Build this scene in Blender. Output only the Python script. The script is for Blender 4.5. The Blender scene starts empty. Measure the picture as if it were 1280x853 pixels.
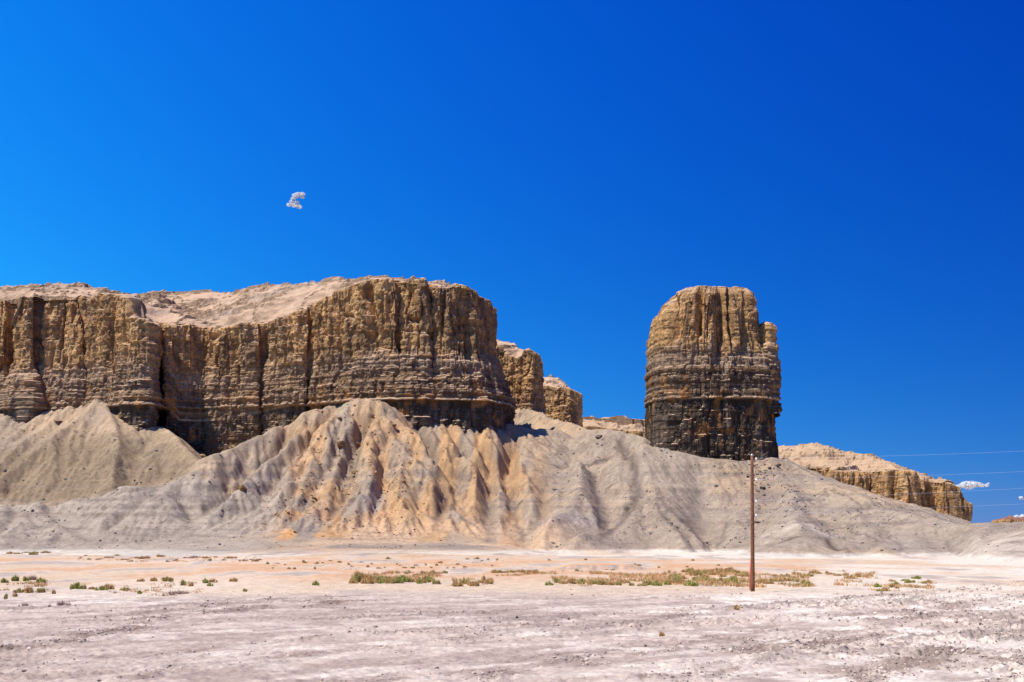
import bpy, math, random
import numpy as np

# ------------------------------------------------------------------ camera, sky, sun, exposure
F = 1400.0            # focal length in photo pixels (1280 wide)
HOR = 668.0           # horizon row
EYE = 4.25            # eye height in metres
scene = bpy.context.scene
COL = scene.collection
cam_d = bpy.data.cameras.new("camera")
cam = bpy.data.objects.new("camera", cam_d)
COL.objects.link(cam)
cam.location = (0, 0, EYE)
cam.rotation_euler = (math.radians(90), 0, 0)
cam_d.sensor_width = 36.0
cam_d.lens = F / 1280.0 * 36.0
cam_d.shift_y = (HOR - 426.5) / 1280.0
cam_d.clip_start = 0.5
cam_d.clip_end = 60000
scene.camera = cam

SUN_EL = math.radians(60)
SUN_AZ = math.atan2(-0.90, -0.43)         # from +Y towards +X
world = bpy.data.worlds.new("World")
scene.world = world
world.use_nodes = True
wn = world.node_tree
bg = wn.nodes["Background"]
sky = wn.nodes.new("ShaderNodeTexSky")
sky.sky_type = 'NISHITA'
sky.sun_disc = False
sky.sun_elevation = SUN_EL
sky.sun_rotation = SUN_AZ
sky.altitude = 1500
sky.air_density = 1.0
sky.dust_density = 0.3
sky.ozone_density = 3.0
EXPO = 0.35
# the photograph was taken through a polarising filter: each colour of the sky gets its own response,
# stronger towards the east (right); all of it in world directions
SKY_STRENGTH = 0.10
sep = wn.nodes.new("ShaderNodeSeparateColor"); comb = wn.nodes.new("ShaderNodeCombineColor")
wn.links.new(sky.outputs[0], sep.inputs[0])
wtc = wn.nodes.new("ShaderNodeTexCoord"); wsep = wn.nodes.new("ShaderNodeSeparateXYZ")
wn.links.new(wtc.outputs['Generated'], wsep.inputs[0])
wcl = wn.nodes.new("ShaderNodeClamp"); wcl.inputs['Min'].default_value = -.45; wcl.inputs['Max'].default_value = .45
wn.links.new(wsep.outputs[0], wcl.inputs[0])
for ch, gain, power, pol in ((0, .50, 2.4, 1.6), (1, .62, 1.0, 1.5), (2, .95, .35, .7)):
    sc_ = wn.nodes.new("ShaderNodeMath"); sc_.operation = 'MULTIPLY'; sc_.inputs[1].default_value = .09 * 1.07
    wn.links.new(sep.outputs[ch], sc_.inputs[0])
    pw = wn.nodes.new("ShaderNodeMath"); pw.operation = 'POWER'; pw.inputs[1].default_value = power
    wn.links.new(sc_.outputs[0], pw.inputs[0])
    mm = wn.nodes.new("ShaderNodeMath"); mm.operation = 'MULTIPLY'; mm.inputs[1].default_value = gain / SKY_STRENGTH / 2 ** EXPO
    wn.links.new(pw.outputs[0], mm.inputs[0])
    k1 = wn.nodes.new("ShaderNodeMath"); k1.operation = 'MULTIPLY'; k1.inputs[1].default_value = -pol
    wn.links.new(wcl.outputs[0], k1.inputs[0])
    ex = wn.nodes.new("ShaderNodeMath"); ex.operation = 'EXPONENT'; wn.links.new(k1.outputs[0], ex.inputs[0])
    m2 = wn.nodes.new("ShaderNodeMath"); m2.operation = 'MULTIPLY'
    wn.links.new(mm.outputs[0], m2.inputs[0]); wn.links.new(ex.outputs[0], m2.inputs[1])
    wn.links.new(m2.outputs[0], comb.inputs[ch])
wn.links.new(comb.outputs[0], bg.inputs[0])
bg.inputs[1].default_value = SKY_STRENGTH

sd = bpy.data.lights.new("sun", 'SUN')
sd.energy = 5.0
sd.angle = math.radians(0.53)
sd.color = (1.0, 0.94, 0.83)
sun = bpy.data.objects.new("sun", sd)
COL.objects.link(sun)
sx, sy, sz = (math.sin(SUN_AZ) * math.cos(SUN_EL), math.cos(SUN_AZ) * math.cos(SUN_EL), math.sin(SUN_EL))
from mathutils import Vector
sun.rotation_euler = Vector((sx, sy, sz)).to_track_quat('Z', 'Y').to_euler()
sun.location = (-100, -60, 200)

scene.view_settings.view_transform = 'Standard'
scene.view_settings.look = 'None'
scene.view_settings.exposure = EXPO
scene.view_settings.gamma = 1.0
scene.view_settings.use_curve_mapping = False

# ------------------------------------------------------------------ helpers
def WX(px, Y): return (np.asarray(px, float) - 640.0) * Y / F
def WZ(py, Y): return EYE - (np.asarray(py, float) - HOR) * Y / F

U = np.uint32
def _fin(h):
    h = (h ^ (h >> U(15))) * U(0x2C1B3C6D)
    h = (h ^ (h >> U(12))) * U(0x297A2D39)
    h = h ^ (h >> U(15))
    return (h & U(0xFFFFFF)).astype(np.float32) * np.float32(1.0 / 0x7FFFFF) - np.float32(1)

def _cell(a, smooth5=True):
    a = np.asarray(a, np.float64)
    i = np.floor(a); f = (a - i).astype(np.float32)
    f = f * f * f * (f * (f * 6 - 15) + 10) if smooth5 else f * f * (3 - 2 * f)
    return i.astype(np.int64).astype(U), f

def vn3(x, y, z, seed=0):
    x, y, z = np.broadcast_arrays(np.asarray(x, float), np.asarray(y, float), np.asarray(z, float))
    (ix, fx), (iy, fy), (iz, fz) = _cell(x), _cell(y), _cell(z)
    A, B, Cc = U(0x9E3779B1), U(0x85EBCA77), U(0xC2B2AE3D)
    hx = ix * A; hx1 = hx + A; hy = iy * B; hz = iz * Cc + U((seed * 0x27D4EB2F) & 0xFFFFFFFF)
    r = 0
    for dz in (0, 1):
        q = hz + Cc if dz else hz
        wz = fz if dz else 1 - fz
        for dy in (0, 1):
            w = q + (hy + B if dy else hy)
            v0 = _fin(w + hx); v1 = _fin(w + hx1)
            r = r + wz * (fy if dy else 1 - fy) * (v0 + (v1 - v0) * fx)
    return r.astype(np.float64)

def vn2(x, y, seed=0):
    x, y = np.broadcast_arrays(np.asarray(x, float), np.asarray(y, float))
    (ix, fx), (iy, fy) = _cell(x), _cell(y)
    A, B = U(0x9E3779B1), U(0x85EBCA77)
    hx = ix * A + U((seed * 0x27D4EB2F) & 0xFFFFFFFF); hx1 = hx + A; hy = iy * B
    r = 0
    for dy in (0, 1):
        w = hy + B if dy else hy
        v0 = _fin(w + hx); v1 = _fin(w + hx1)
        r = r + (fy if dy else 1 - fy) * (v0 + (v1 - v0) * fx)
    return r.astype(np.float64)

def fbm2(x, y, o=4, seed=0, g=.5):
    r = 0; a = 1.0; n = 0
    for i in range(o):
        ca, sa = math.cos(i * 1.1), math.sin(i * 1.1)
        r = r + a * vn2((x * ca - y * sa) * 2 ** i + i * 17.3, (x * sa + y * ca) * 2 ** i - i * 9.1, seed + i); n += a; a *= g
    return r / n

def fbm3(x, y, z, o=4, seed=0, g=.5):
    r = 0; a = 1.0; n = 0
    for i in range(o):
        r = r + a * vn3(x * 2 ** i + i * 17.3, y * 2 ** i - i * 9.1, z * 2 ** i + i * 5.7, seed + i); n += a; a *= g
    return r / n

def sst(a, b, x):
    t = np.clip((x - a) / (b - a), 0, 1)
    return t * t * (3 - 2 * t)

def mixc(c, c2, m):
    return c * (1 - m[..., None]) + np.asarray(c2, float) * m[..., None]

def make_mesh(name, co, faces, col=None, mat=None, smooth=True, tint=(.62, .57, .50)):
    """co (n,3); faces (m,4) or (m,3) int array"""
    me = bpy.data.meshes.new(name)
    n = len(co); m, k = faces.shape
    me.vertices.add(n)
    me.vertices.foreach_set("co", np.ascontiguousarray(co, np.float32).ravel())
    me.loops.add(m * k)
    me.loops.foreach_set("vertex_index", np.ascontiguousarray(faces, np.int32).ravel())
    me.polygons.add(m)
    me.polygons.foreach_set("loop_start", np.arange(0, m * k, k, dtype=np.int32))
    me.polygons.foreach_set("loop_total", np.full(m, k, np.int32))
    me.polygons.foreach_set("use_smooth", np.full(m, smooth, bool))
    me.update(calc_edges=True)
    if col is not None:
        at = me.color_attributes.new("Col", 'FLOAT_COLOR', 'POINT')
        c4 = np.ones((n, 4), np.float32); c4[:, :3] = np.clip(col * np.array(tint), 0, 1)
        at.data.foreach_set("color", c4.ravel())
    if mat: me.materials.append(mat)
    ob = bpy.data.objects.new(name, me)
    COL.objects.link(ob)
    return ob

def grid_faces(nr, nc, wrap=False, off=0):
    r = np.arange(nr - 1)[:, None]
    c = np.arange(nc if wrap else nc - 1)[None, :]
    c2 = (c + 1) % nc
    a = r * nc + c; b = r * nc + c2; d = (r + 1) * nc + c; e = (r + 1) * nc + c2
    return np.stack([a, b, e, d], -1).reshape(-1, 4) + off

def rock_mat(name, rough=0.95, bump=0.5, bscale=2.0, bdist=.25, dust=None, dust_lo=.45, dust_hi=.75, var=.35, nscale=.6):
    m = bpy.data.materials.new(name); m.use_nodes = True
    nt = m.node_tree; N = nt.nodes; L = nt.links
    bs = N["Principled BSDF"]
    bs.inputs['Roughness'].default_value = rough
    bs.inputs['Specular IOR Level'].default_value = 0.12
    at = N.new("ShaderNodeVertexColor"); at.layer_name = "Col"
    geo = N.new("ShaderNodeNewGeometry")
    def noise(sc, det, rough=.6):
        n = N.new("ShaderNodeTexNoise"); n.inputs['Scale'].default_value = sc; n.inputs['Detail'].default_value = det
        n.inputs['Roughness'].default_value = rough
        L.new(geo.outputs['Position'], n.inputs['Vector']); return n
    n1 = noise(nscale, 8, .7); n2 = noise(nscale * 6, 4, .7)
    mr = N.new("ShaderNodeMapRange"); mr.inputs[1].default_value = .3; mr.inputs[2].default_value = .7
    mr.inputs[3].default_value = 1 - var; mr.inputs[4].default_value = 1 + var * .8
    L.new(n1.outputs[0], mr.inputs[0])
    mr2 = N.new("ShaderNodeMapRange"); mr2.inputs[1].default_value = .3; mr2.inputs[2].default_value = .7
    mr2.inputs[3].default_value = 1 - var * .7; mr2.inputs[4].default_value = 1 + var * .5
    L.new(n2.outputs[0], mr2.inputs[0])
    mu = N.new("ShaderNodeMath"); mu.operation = 'MULTIPLY'
    L.new(mr.outputs[0], mu.inputs[0]); L.new(mr2.outputs[0], mu.inputs[1])
    vm = N.new("ShaderNodeVectorMath"); vm.operation = 'SCALE'
    L.new(at.outputs[0], vm.inputs[0]); L.new(mu.outputs[0], vm.inputs['Scale'])
    out = vm.outputs[0]
    if dust is not None:
        sep = N.new("ShaderNodeSeparateXYZ"); L.new(geo.outputs['Normal'], sep.inputs[0])
        ad = N.new("ShaderNodeMath"); ad.operation = 'MULTIPLY_ADD'
        L.new(n2.outputs[0], ad.inputs[0]); ad.inputs[1].default_value = .3; L.new(sep.outputs[2], ad.inputs[2])
        md = N.new("ShaderNodeMapRange"); md.inputs[1].default_value = dust_lo + .15; md.inputs[2].default_value = dust_hi + .15
        L.new(ad.outputs[0], md.inputs[0])
        mx = N.new("ShaderNodeMix"); mx.data_type = 'RGBA'
        L.new(md.outputs[0], mx.inputs['Factor']); L.new(out, mx.inputs['A'])
        mx.inputs['B'].default_value = (*dust, 1)
        vm2 = N.new("ShaderNodeVectorMath"); vm2.operation = 'SCALE'
        L.new(mx.outputs['Result'], vm2.inputs[0]); L.new(mr2.outputs[0], vm2.inputs['Scale'])
        out = vm2.outputs[0]
    L.new(out, bs.inputs['Base Color'])
    nb = noise(bscale, 9, .72)
    b = N.new("ShaderNodeBump"); b.inputs['Strength'].default_value = bump; b.inputs['Distance'].default_value = bdist
    L.new(nb.outputs[0], b.inputs['Height']); L.new(b.outputs[0], bs.inputs['Normal'])
    return m

def flat_mat(name, c, rough=.7, metal=0., nsc=8., var=.25, vcol=False):
    m = bpy.data.materials.new(name); m.use_nodes = True
    N = m.node_tree.nodes; L = m.node_tree.links
    bs = N["Principled BSDF"]; bs.inputs['Roughness'].default_value = rough; bs.inputs['Metallic'].default_value = metal
    bs.inputs['Specular IOR Level'].default_value = .2
    tc = N.new("ShaderNodeTexCoord"); n = N.new("ShaderNodeTexNoise"); n.inputs['Scale'].default_value = nsc; n.inputs['Detail'].default_value = 5
    L.new(tc.outputs['Object'], n.inputs['Vector'])
    mr = N.new("ShaderNodeMapRange"); mr.inputs[1].default_value = .3; mr.inputs[2].default_value = .7
    mr.inputs[3].default_value = 1 - var; mr.inputs[4].default_value = 1 + var
    L.new(n.outputs[0], mr.inputs[0])
    vm = N.new("ShaderNodeVectorMath"); vm.operation = 'SCALE'
    if vcol:
        at = N.new("ShaderNodeVertexColor"); at.layer_name = "Col"; L.new(at.outputs[0], vm.inputs[0])
    else:
        vm.inputs[0].default_value = c
    L.new(mr.outputs[0], vm.inputs['Scale']); L.new(vm.outputs[0], bs.inputs['Base Color'])
    return m

def tag(o, label=None, cat=None, group=None, kind=None):
    if label: o['label'] = label
    if cat: o['category'] = cat
    if group: o['group'] = group
    if kind: o['kind'] = kind
    return o

import time; _T=time.time()
def tick(n):
    pass
rng = np.random.default_rng(7)
random.seed(7)

# ------------------------------------------------------------------ the plain
def plain_base(X, Y):
    return 0.25 * fbm2(X / 45, Y / 45, 3, 11) * sst(20, 60, Y) * (1 - .5 * sst(500, 2000, Y))

BERMS = [
 (.22, .5, [(-40, 846), (300, 803), (600, 786), (900, 797)]), (.22, .5, [(60, 856), (400, 814), (700, 800), (900, 812)]), (.25, .45, [(660, 766), (300, 776), (40, 802)]),
 (.2, .5, [(380, 858), (560, 831), (760, 812), (960, 791), (1290, 779)]), (.2, .5, [(420, 858), (600, 836), (800, 816), (1000, 799), (1290, 790)]), (.25, .5, [(330, 757), (560, 765), (760, 777)]),
 (.22, .5, [(1290, 757), (1100, 781), (900, 830), (860, 858)]), (.22, .5, [(1290, 761), (1120, 786), (930, 834), (895, 858)]),  # px, row of scraped berms and dark tracks, half width, strength
 (.9, 1.0, [(-200, 830), (0, 812), (90, 797), (160, 781), (230, 766), (330, 757), (430, 752)]),
 (.7, .8, [(-120, 850), (0, 830), (60, 825)]),
 (.5, .7, [(100, 771), (200, 762), (330, 750), (480, 745)]),
 (.6, .8, [(650, 782), (720, 780), (780, 776), (850, 769), (945, 759)]),
 (.5, .6, [(500, 772), (600, 765), (660, 760)]),
 (.45, .8, [(560, 800), (600, 792), (660, 786)]),
 (.8, .9, [(960, 756), (1050, 750), (1130, 742), (1210, 736), (1290, 727)]),
 (.8, .8, [(1040, 768), (1130, 764), (1200, 756), (1290, 744)]),
 (.7, .9, [(1030, 770), (1100, 775), (1160, 768), (1230, 762)]),
 (.55, .9, [(940, 812), (1000, 806), (1060, 803), (1130, 790)]),
 (.6, 1.0, [(1050, 852), (1100, 836), (1160, 824), (1215, 815)]),
 (.35, 1.0, [(1235, 832), (1260, 824), (1275, 826)]),
 (.5, .7, [(680, 822), (720, 820), (745, 826)]),
 (.35, .8, [(800, 846), (850, 850)]),
 (.35, .9, [(620, 838), (600, 850)]),
 (.5, .6, [(860, 790), (930, 800), (960, 808)]),
]
def seg_mask(X, Y, P, w, wob=None):
    best = np.full(X.shape, 1e9)
    for i in range(len(P) - 1):
        ax, ay = P[i]; bx, by = P[i + 1]
        dx, dy = bx - ax, by - ay
        t = np.clip(((X - ax) * dx + (Y - ay) * dy) / (dx * dx + dy * dy), 0, 1)
        best = np.minimum(best, (X - ax - t * dx) ** 2 + (Y - ay - t * dy) ** 2)
    d = np.sqrt(best)
    if wob is not None: d = np.abs(d + wob)
    return np.exp(-(d / w) ** 2)

def berm_mask(X, Y):
    wx = X + .9 * vn2(X / 3, Y / 3, 21); wy = Y + .9 * vn2(X / 3, Y / 3, 22)
    m = np.zeros(X.shape)
    for w, a, pts in BERMS:
        P = [(float(WX(px, F * EYE / (py - HOR))), F * EYE / (py - HOR)) for px, py in pts]
        lo = min(p[1] for p in P) - 6; hi = max(p[1] for p in P) + 6
        sel = (Y > lo) & (Y < hi)
        if not sel.any(): continue
        v = a * seg_mask(wx[sel], wy[sel], P, w * 1.6)
        m[sel] = np.maximum(m[sel], v)
    return m * sst(-.7, .2, fbm2(X / 2.2, Y / 2.2, 3, 23))

def plain_fields(X, Y):
    # direction of the scraped tracks
    a = X * .80 + Y * .60; b = -X * .60 + Y * .80
    st = fbm2(a / 14, b / 3.2, 4, 31)
    st2 = fbm2(a / 4.5 + 9, b / .9, 3, 37)
    patch = fbm2(X / 9, Y / 12, 4, 41)
    near = 1 - sst(74, 90, Y + 4 * patch)           # scraped foreground
    rgt = sst(-6, 22, X - .05 * Y)
    rough = sst(-.15, .35, st * .9 + patch * .55 + .22 * rgt - .05) * near
    rough = np.maximum(rough, berm_mask(X, Y) * 1.1)
    return st, st2, patch, near, rgt, rough

def plain_z(X, Y):
    st, st2, patch, near, rgt, rough = plain_fields(X, Y)
    fade = 1 - sst(95, 150, Y)
    z = plain_base(X, Y)
    z = z + .10 * st * near + .045 * st2 * (.4 + .6 * near) * fade
    n1 = vn2(X / .75, Y / .75, 51); n2 = vn2(X / .33 + 3, Y / .33, 52); n3 = vn2(X / .16, Y / .16, 53)
    cl = (1 - np.abs(n1)) ** 2 * .5 + np.abs(n2) * .55 + .3 * n3
    z = z + rough * (.09 + .13 * rgt) * (cl - .4) * fade * 1.3 + .05 * berm_mask(X, Y)
    z = z + .03 * n2 * fade * near + .02 * n3 * near
    u = vn2(X / .5 + Y / 5, Y / .5, 54)
    z = z + .05 * near * np.maximum(u - .35, 0) * (1 + rgt)
    # little fluted bank in the flat
    bx = np.abs(X - 11.5) / 6.0
    z = z + .5 * sst(1.0, .6, bx + .08 * fbm2(X, Y, 2, 63)) * sst(138.5, 141.0, Y + .7 * vn2(X / .7, 0, 62)) * (1 - sst(143, 160, Y))
    # low hummocks in the vegetated strip
    hum = sst(72, 80, Y) * (1 - sst(130, 170, Y))
    z = z + hum * .12 * fbm2(X / 3.2, Y / 3.2, 3, 61)
    # tyre ruts
    for (k, o, w) in ((0.95, 12.0, .35), (0.95, 14.2, .35), (.18, 58.0, .4), (.22, 49.0, .45)):
        d = np.abs(Y - (o + k * X + 30 * (k > .5) + 2.2 * np.sin(X / 17.0 + o)))
        z = z - .05 * np.exp(-(d / w) ** 2) * near
    return z

def plain_col(X, Y):
    st, st2, patch, near, rgt, rough = plain_fields(X, Y)
    f = fbm2(X / 25, Y / 30, 4, 71)
    fs = fbm2(X / 6, Y / 14, 4, 72)
    fx = fbm2(X / 1.3, Y / 1.3, 3, 73)
    c = np.zeros(X.shape + (3,)) + np.array((.62, .52, .485))
    c = mixc(c, (.78, .71, .68), sst(-.1, .5, f + .55 * rgt * near + .2 * st2) * near)
    c = mixc(c, (.42, .335, .315), sst(-.12, .25, -st * .7 - st2 * .5 + .0 - .35 * rgt + .25 * fx) * near * .75)
    c = mixc(c, (.34, .28, .27), np.clip(rough, 0, 1) * sst(-.35, .35, st2 + .5 * fx) * .85)
    c = mixc(c, (.24, .17, .15), np.clip(berm_mask(X, Y), 0, 1) * sst(-.5, .2, fx) * .8 * (1 - .4 * rgt))
    c = mixc(c, (.88, .82, .79), near * sst(.1, .35, fbm2(X / 2.5, Y / 2.0, 4, 74) - .1 + .25 * rgt) * sst(.6, .2, rough) * (.35 + .5 * rgt))
    # band of cream sand between the scraped part and the shrubs
    far = 1 - near
    c = mixc(c, (.68, .55, .44), far * sst(-.4, .2, fs + .2))
    c = mixc(c, (.66, .43, .29), far * sst(88, 125, Y) * sst(-.22, .2, fs + .35 * f) * (1 - sst(30, 75, X)) * (1 - sst(200, 250, Y)))
    wh = sst(.0, .3, f + sst(20, 45, X) * .5 + .5 * (sst(185, 235, Y)) - .15)
    c = mixc(c, (.80, .745, .70), far * wh * (.35 + .5 * sst(15, 50, X) + .4 * sst(185, 225, Y)).clip(0, .85))
    c = mixc(c, (.50, .43, .40), far * sst(.25, .5, -fs))
    bank = sst(1.05, .8, np.abs(X - 11.5) / 6.0) * sst(137.5, 139, Y) * (1 - sst(142, 143.5, Y))
    c = mixc(c, (.36, .33, .34), bank * .8 * sst(-.6, .5, vn2(X / .5, Y / 3, 64)))
    return c

GT = (.85, .79, .675)
def build_ground():
    ys = np.concatenate([np.array([5900., 3600, 2300, 1600, 1300, 1130, 1020, 950, 905]), np.arange(880, 700, -.45), np.arange(700, 684, -.6), np.arange(684, 674, -.9), np.array([673, 672, 671, 670, 669.3, 668.8, 668.5, 668.3])])
    Yr = F * EYE / (ys - HOR)
    pxs = np.concatenate([np.arange(-1600, -60, 25), np.arange(-60, 1341, 1.5), np.arange(1345, 2900, 25)])
    Y, P = np.meshgrid(Yr, pxs, indexing='ij')
    X = (P - 640) * Y / F
    Z = plain_z(X, Y)
    Z[Y > 1500] *= 0
    col = plain_col(X, Y)
    # a strip behind the camera so the sheet also lies under it
    co = np.stack([X, Y, Z], -1).reshape(-1, 3)
    nr, nc = X.shape
    faces = grid_faces(nr, nc)
    n0 = len(co)
    back = np.array([(-4000, -4000, 0), (4000, -4000, 0)], float)
    # connect first row (nearest) to a wide apron behind
    first = np.arange(nc)
    apron = np.stack([X[0], np.full(nc, -600.), np.zeros(nc)], -1)
    co = np.concatenate([co, apron]); col = np.concatenate([col.reshape(-1, 3), np.tile((.6, .5, .46), (nc, 1))])
    a = n0 + np.arange(nc - 1)
    fa = np.stack([a, a + 1, first[1:], first[:-1]], -1)
    faces = np.concatenate([faces, fa])
    m = rock_mat("desert_ground", bump=.8, bscale=2.2, bdist=.14, var=.30, nscale=.9)
    o = make_mesh("ground", co, faces, col, m, tint=GT)
    tag(o, "pale pinkish white desert flat with scraped clods and tyre ruts", None, None, "structure")
    return o

# ------------------------------------------------------------------ badland slopes
RIDGES = [
 # slope, points (px, py, Y)
 (.57, [(640,506,452),(665,511,446),(690,524,420),(727,532,368),(760,537,352),(800,545,342),(808,553,334),(845,562,330),(880,572,329),(930,574,329),(960,572,331),(978,576,335)]),
 (.62, [(425,502,344),(450,498,336),(480,502,333),(500,511,334),(535,516,337),(600,521,342),(640,526,350),(662,533,356),(700,536,362)]),
 (.62, [(425,502,342),(385,512,338),(345,528,333),(300,549,325),(275,562,318),(245,587,310),(222,600,303)]),
 (.55, [(240,562,362),(290,556,360),(345,532,356),(390,512,350),(430,502,345)]),
 (.66, [(445,500,337),(395,548,320),(355,583,308),(310,607,298),(280,628,290),(252,646,283)]),
 (.66, [(458,503,335),(418,560,315),(372,597,302),(322,640,286),(298,658,280)]),
 (.70, [(463,503,334),(452,560,312),(428,600,298),(402,650,281),(384,674,274)]),
 (.70, [(482,510,331),(470,580,306),(447,625,289),(425,674,273)]),
 (.72, [(488,512,331),(494,560,312),(486,600,297),(488,640,284),(506,682,269)]),
 (.70, [(515,514,334),(530,570,313),(528,610,298),(540,652,282)]),
 (.68, [(610,522,341),(611,545,332),(591,590,312),(576,620,299),(562,645,288)]),
 (.68, [(611,545,332),(628,590,312),(637,630,296),(662,676,276)]),
 (.70, [(597,575,318),(600,620,298),(594,655,284),(602,684,272)]),
 (.60, [(645,560,333),(648,605,312),(668,612,304),(672,640,290)]),
 (.60, [(728,575,325),(727,608,305),(713,635,288),(690,646,280),(672,668,271)]),
 (.55, [(700,612,306),(698,640,292)]),
 (.60, [(727,608,305),(745,650,282),(748,664,276)]),
 (.48, [(806,556,333),(808,600,312),(816,616,303),(832,650,282),(852,682,262)]),
 (.50, [(803,625,300),(775,650,282),(738,662,269),(719,682,260)]),
 (.50, [(816,616,303),(860,655,280),(890,682,262)]),
 (.40, [(553,645,283),(553,655,279)]),
 (.38, [(965,572,331),(986,610,300),(1000,640,268),(1002,652,248),(990,668,222)]),
 (.45, [(978,669,224),(1000,665,221),(1042,668,221)]),
 (.30, [(1060,612,296),(1082,655,250),(1115,694,205)]),
 (.30, [(1240,652,231),(1222,680,205),(1203,700,188)]),
 (.34, [(978,576,335),(1010,590,325),(1050,608,300),(1100,633,268),(1150,645,250),(1200,651,238),(1245,652,232),(1280,650,228),(1400,640,228),(1750,620,240)]),
 (.22, [(1290,652,226),(1330,672,205)]),
 (.20, [(1310,654,215),(1296,680,190),(1290,702,172)]),
 # left cone and its flanks
 (.76, [(133,497,358),(100,520,348),(60,548,335),(0,592,318),(-60,625,306)]),
 (.76, [(133,497,358),(165,520,350),(195,529,349),(212,540,342),(248,577,325)]),
 (.80, [(133,497,358),(150,555,332),(142,600,312)]),
 (.66, [(140,500,362),(90,508,362),(45,512,362),(0,519,360),(-100,524,360),(-300,530,362)]),
 (.70, [(60,513,360),(15,548,344),(-50,590,326)]),
 (.70, [(92,509,360),(50,538,346),(-10,580,326)]),
 (.70, [(10,519,358),(-40,555,340),(-110,600,322)]),
 # low front hill
 (.52, [(-160,630,298),(0,628,300),(60,627,300),(115,622,300),(150,611,301),(190,603,301),(215,604,301),(238,613,300)]),
 (.50, [(190,603,301),(232,640,288),(262,647,284),(345,648,282),(366,660,279),(404,682,272)]),
 (.42, [(20,628,300),(30,650,287),(10,665,278)]),
 (.42, [(160,609,301),(165,640,288),(185,660,280)]),
 (.42, [(75,627,300),(92,650,288),(60,672,274)]),
]
HX0, HX1, HY0, HY1, HC = -262., 300., 165., 468., .45

def ridge_height(X, Y):
    lst = []
    for s, pts in RIDGES:
        p = np.array([(WX(a, c), c, WZ(b, c)) for a, b, c in pts])
        best = np.full(X.shape, -1e9)
        for i in range(len(p) - 1):
            ax, ay, az = p[i]; bx, by, bz = p[i + 1]
            dx, dy = bx - ax, by - ay; l2 = dx * dx + dy * dy
            t = np.clip(((X - ax) * dx + (Y - ay) * dy) / l2, 0, 1)
            d = np.hypot(X - (ax + t * dx), Y - (ay + t * dy))
            z = az + t * (bz - az)
            # talus profile: straight above, easing out near the foot
            h = z - s * d
            ease = np.clip(.11 * z - 1.7, .14, 3.0)
            h = np.where(h < ease, ease * np.exp(np.clip(h - ease, -60, 0) / ease / 1.3), h)
            best = np.maximum(best, h)
        lst.append(best)
    A = np.stack(lst)
    mx = A.max(0)
    k = np.clip(.05 * mx, .02, .8)
    H = mx + k * np.log(np.exp((A - mx) / k).sum(0))
    return H

def erode(H, cell, ndrops, steps, er=.35, dep=.12, cap=5., inertia=.1, batch=8000, hmin=1.0, seed=1):
    rg = np.random.default_rng(seed)
    ny, nx = H.shape
    H = H / cell
    Hf = H.ravel()
    cand = np.flatnonzero(Hf > hmin / cell)
    for b in range(max(1, ndrops // batch)):
        c = cand[rg.integers(0, len(cand), batch)]
        py = (c // nx).astype(float) + rg.random(batch); px = (c % nx).astype(float) + rg.random(batch)
        px = np.clip(px, 1, nx - 3); py = np.clip(py, 1, ny - 3)
        dx = np.zeros(batch); dy = np.zeros(batch); vel = np.ones(batch); wat = np.ones(batch); sed = np.zeros(batch)
        for st in range(steps):
            ix = px.astype(np.int64); iy = py.astype(np.int64)
            fx = px - ix; fy = py - iy
            i00 = iy * nx + ix
            a, bb, c_, d_ = Hf[i00], Hf[i00 + 1], Hf[i00 + nx], Hf[i00 + nx + 1]
            gx = (bb - a) * (1 - fy) + (d_ - c_) * fy
            gy = (c_ - a) * (1 - fx) + (d_ - bb) * fx
            h0 = a * (1 - fx) * (1 - fy) + bb * fx * (1 - fy) + c_ * (1 - fx) * fy + d_ * fx * fy
            dx = dx * inertia - gx * (1 - inertia); dy = dy * inertia - gy * (1 - inertia)
            l = np.hypot(dx, dy) + 1e-9
            dx /= l; dy /= l
            nx_ = np.clip(px + dx, 1, nx - 3); ny_ = np.clip(py + dy, 1, ny - 3)
            jx = nx_.astype(np.int64); jy = ny_.astype(np.int64); gx2 = nx_ - jx; gy2 = ny_ - jy
            j = jy * nx + jx
            h1 = Hf[j] * (1 - gx2) * (1 - gy2) + Hf[j + 1] * gx2 * (1 - gy2) + Hf[j + nx] * (1 - gx2) * gy2 + Hf[j + nx + 1] * gx2 * gy2
            dh = h1 - h0
            cp = np.maximum(-dh, .01) * vel * wat * cap
            depm = (sed > cp) | (dh > 0)
            amt = np.where(depm, np.where(dh > 0, np.minimum(dh, sed), (sed - cp) * dep), -np.minimum((cp - sed) * er, np.maximum(-dh, 0)))
            amt = np.clip(amt, -.25, .25)
            sed = sed - amt
            for oi, w in ((0, (1 - fx) * (1 - fy)), (1, fx * (1 - fy)), (nx, (1 - fx) * fy), (nx + 1, fx * fy)):
                np.add.at(Hf, i00 + oi, amt * w)
            vel = np.sqrt(np.maximum(vel * vel - dh * 1.0, .05)); vel = np.minimum(vel, 3.)
            wat *= .985
            px, py = nx_, ny_
    return Hf.reshape(ny, nx) * cell

def blur(H, n=1):
    for _ in range(n):
        P = np.pad(H, 1, mode='edge')
        H = (P[1:-1, 1:-1] * 4 + P[:-2, 1:-1] * 2 + P[2:, 1:-1] * 2 + P[1:-1, :-2] * 2 + P[1:-1, 2:] * 2 + P[:-2, :-2] + P[2:, 2:] + P[:-2, 2:] + P[2:, :-2]) / 16
    return H

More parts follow.
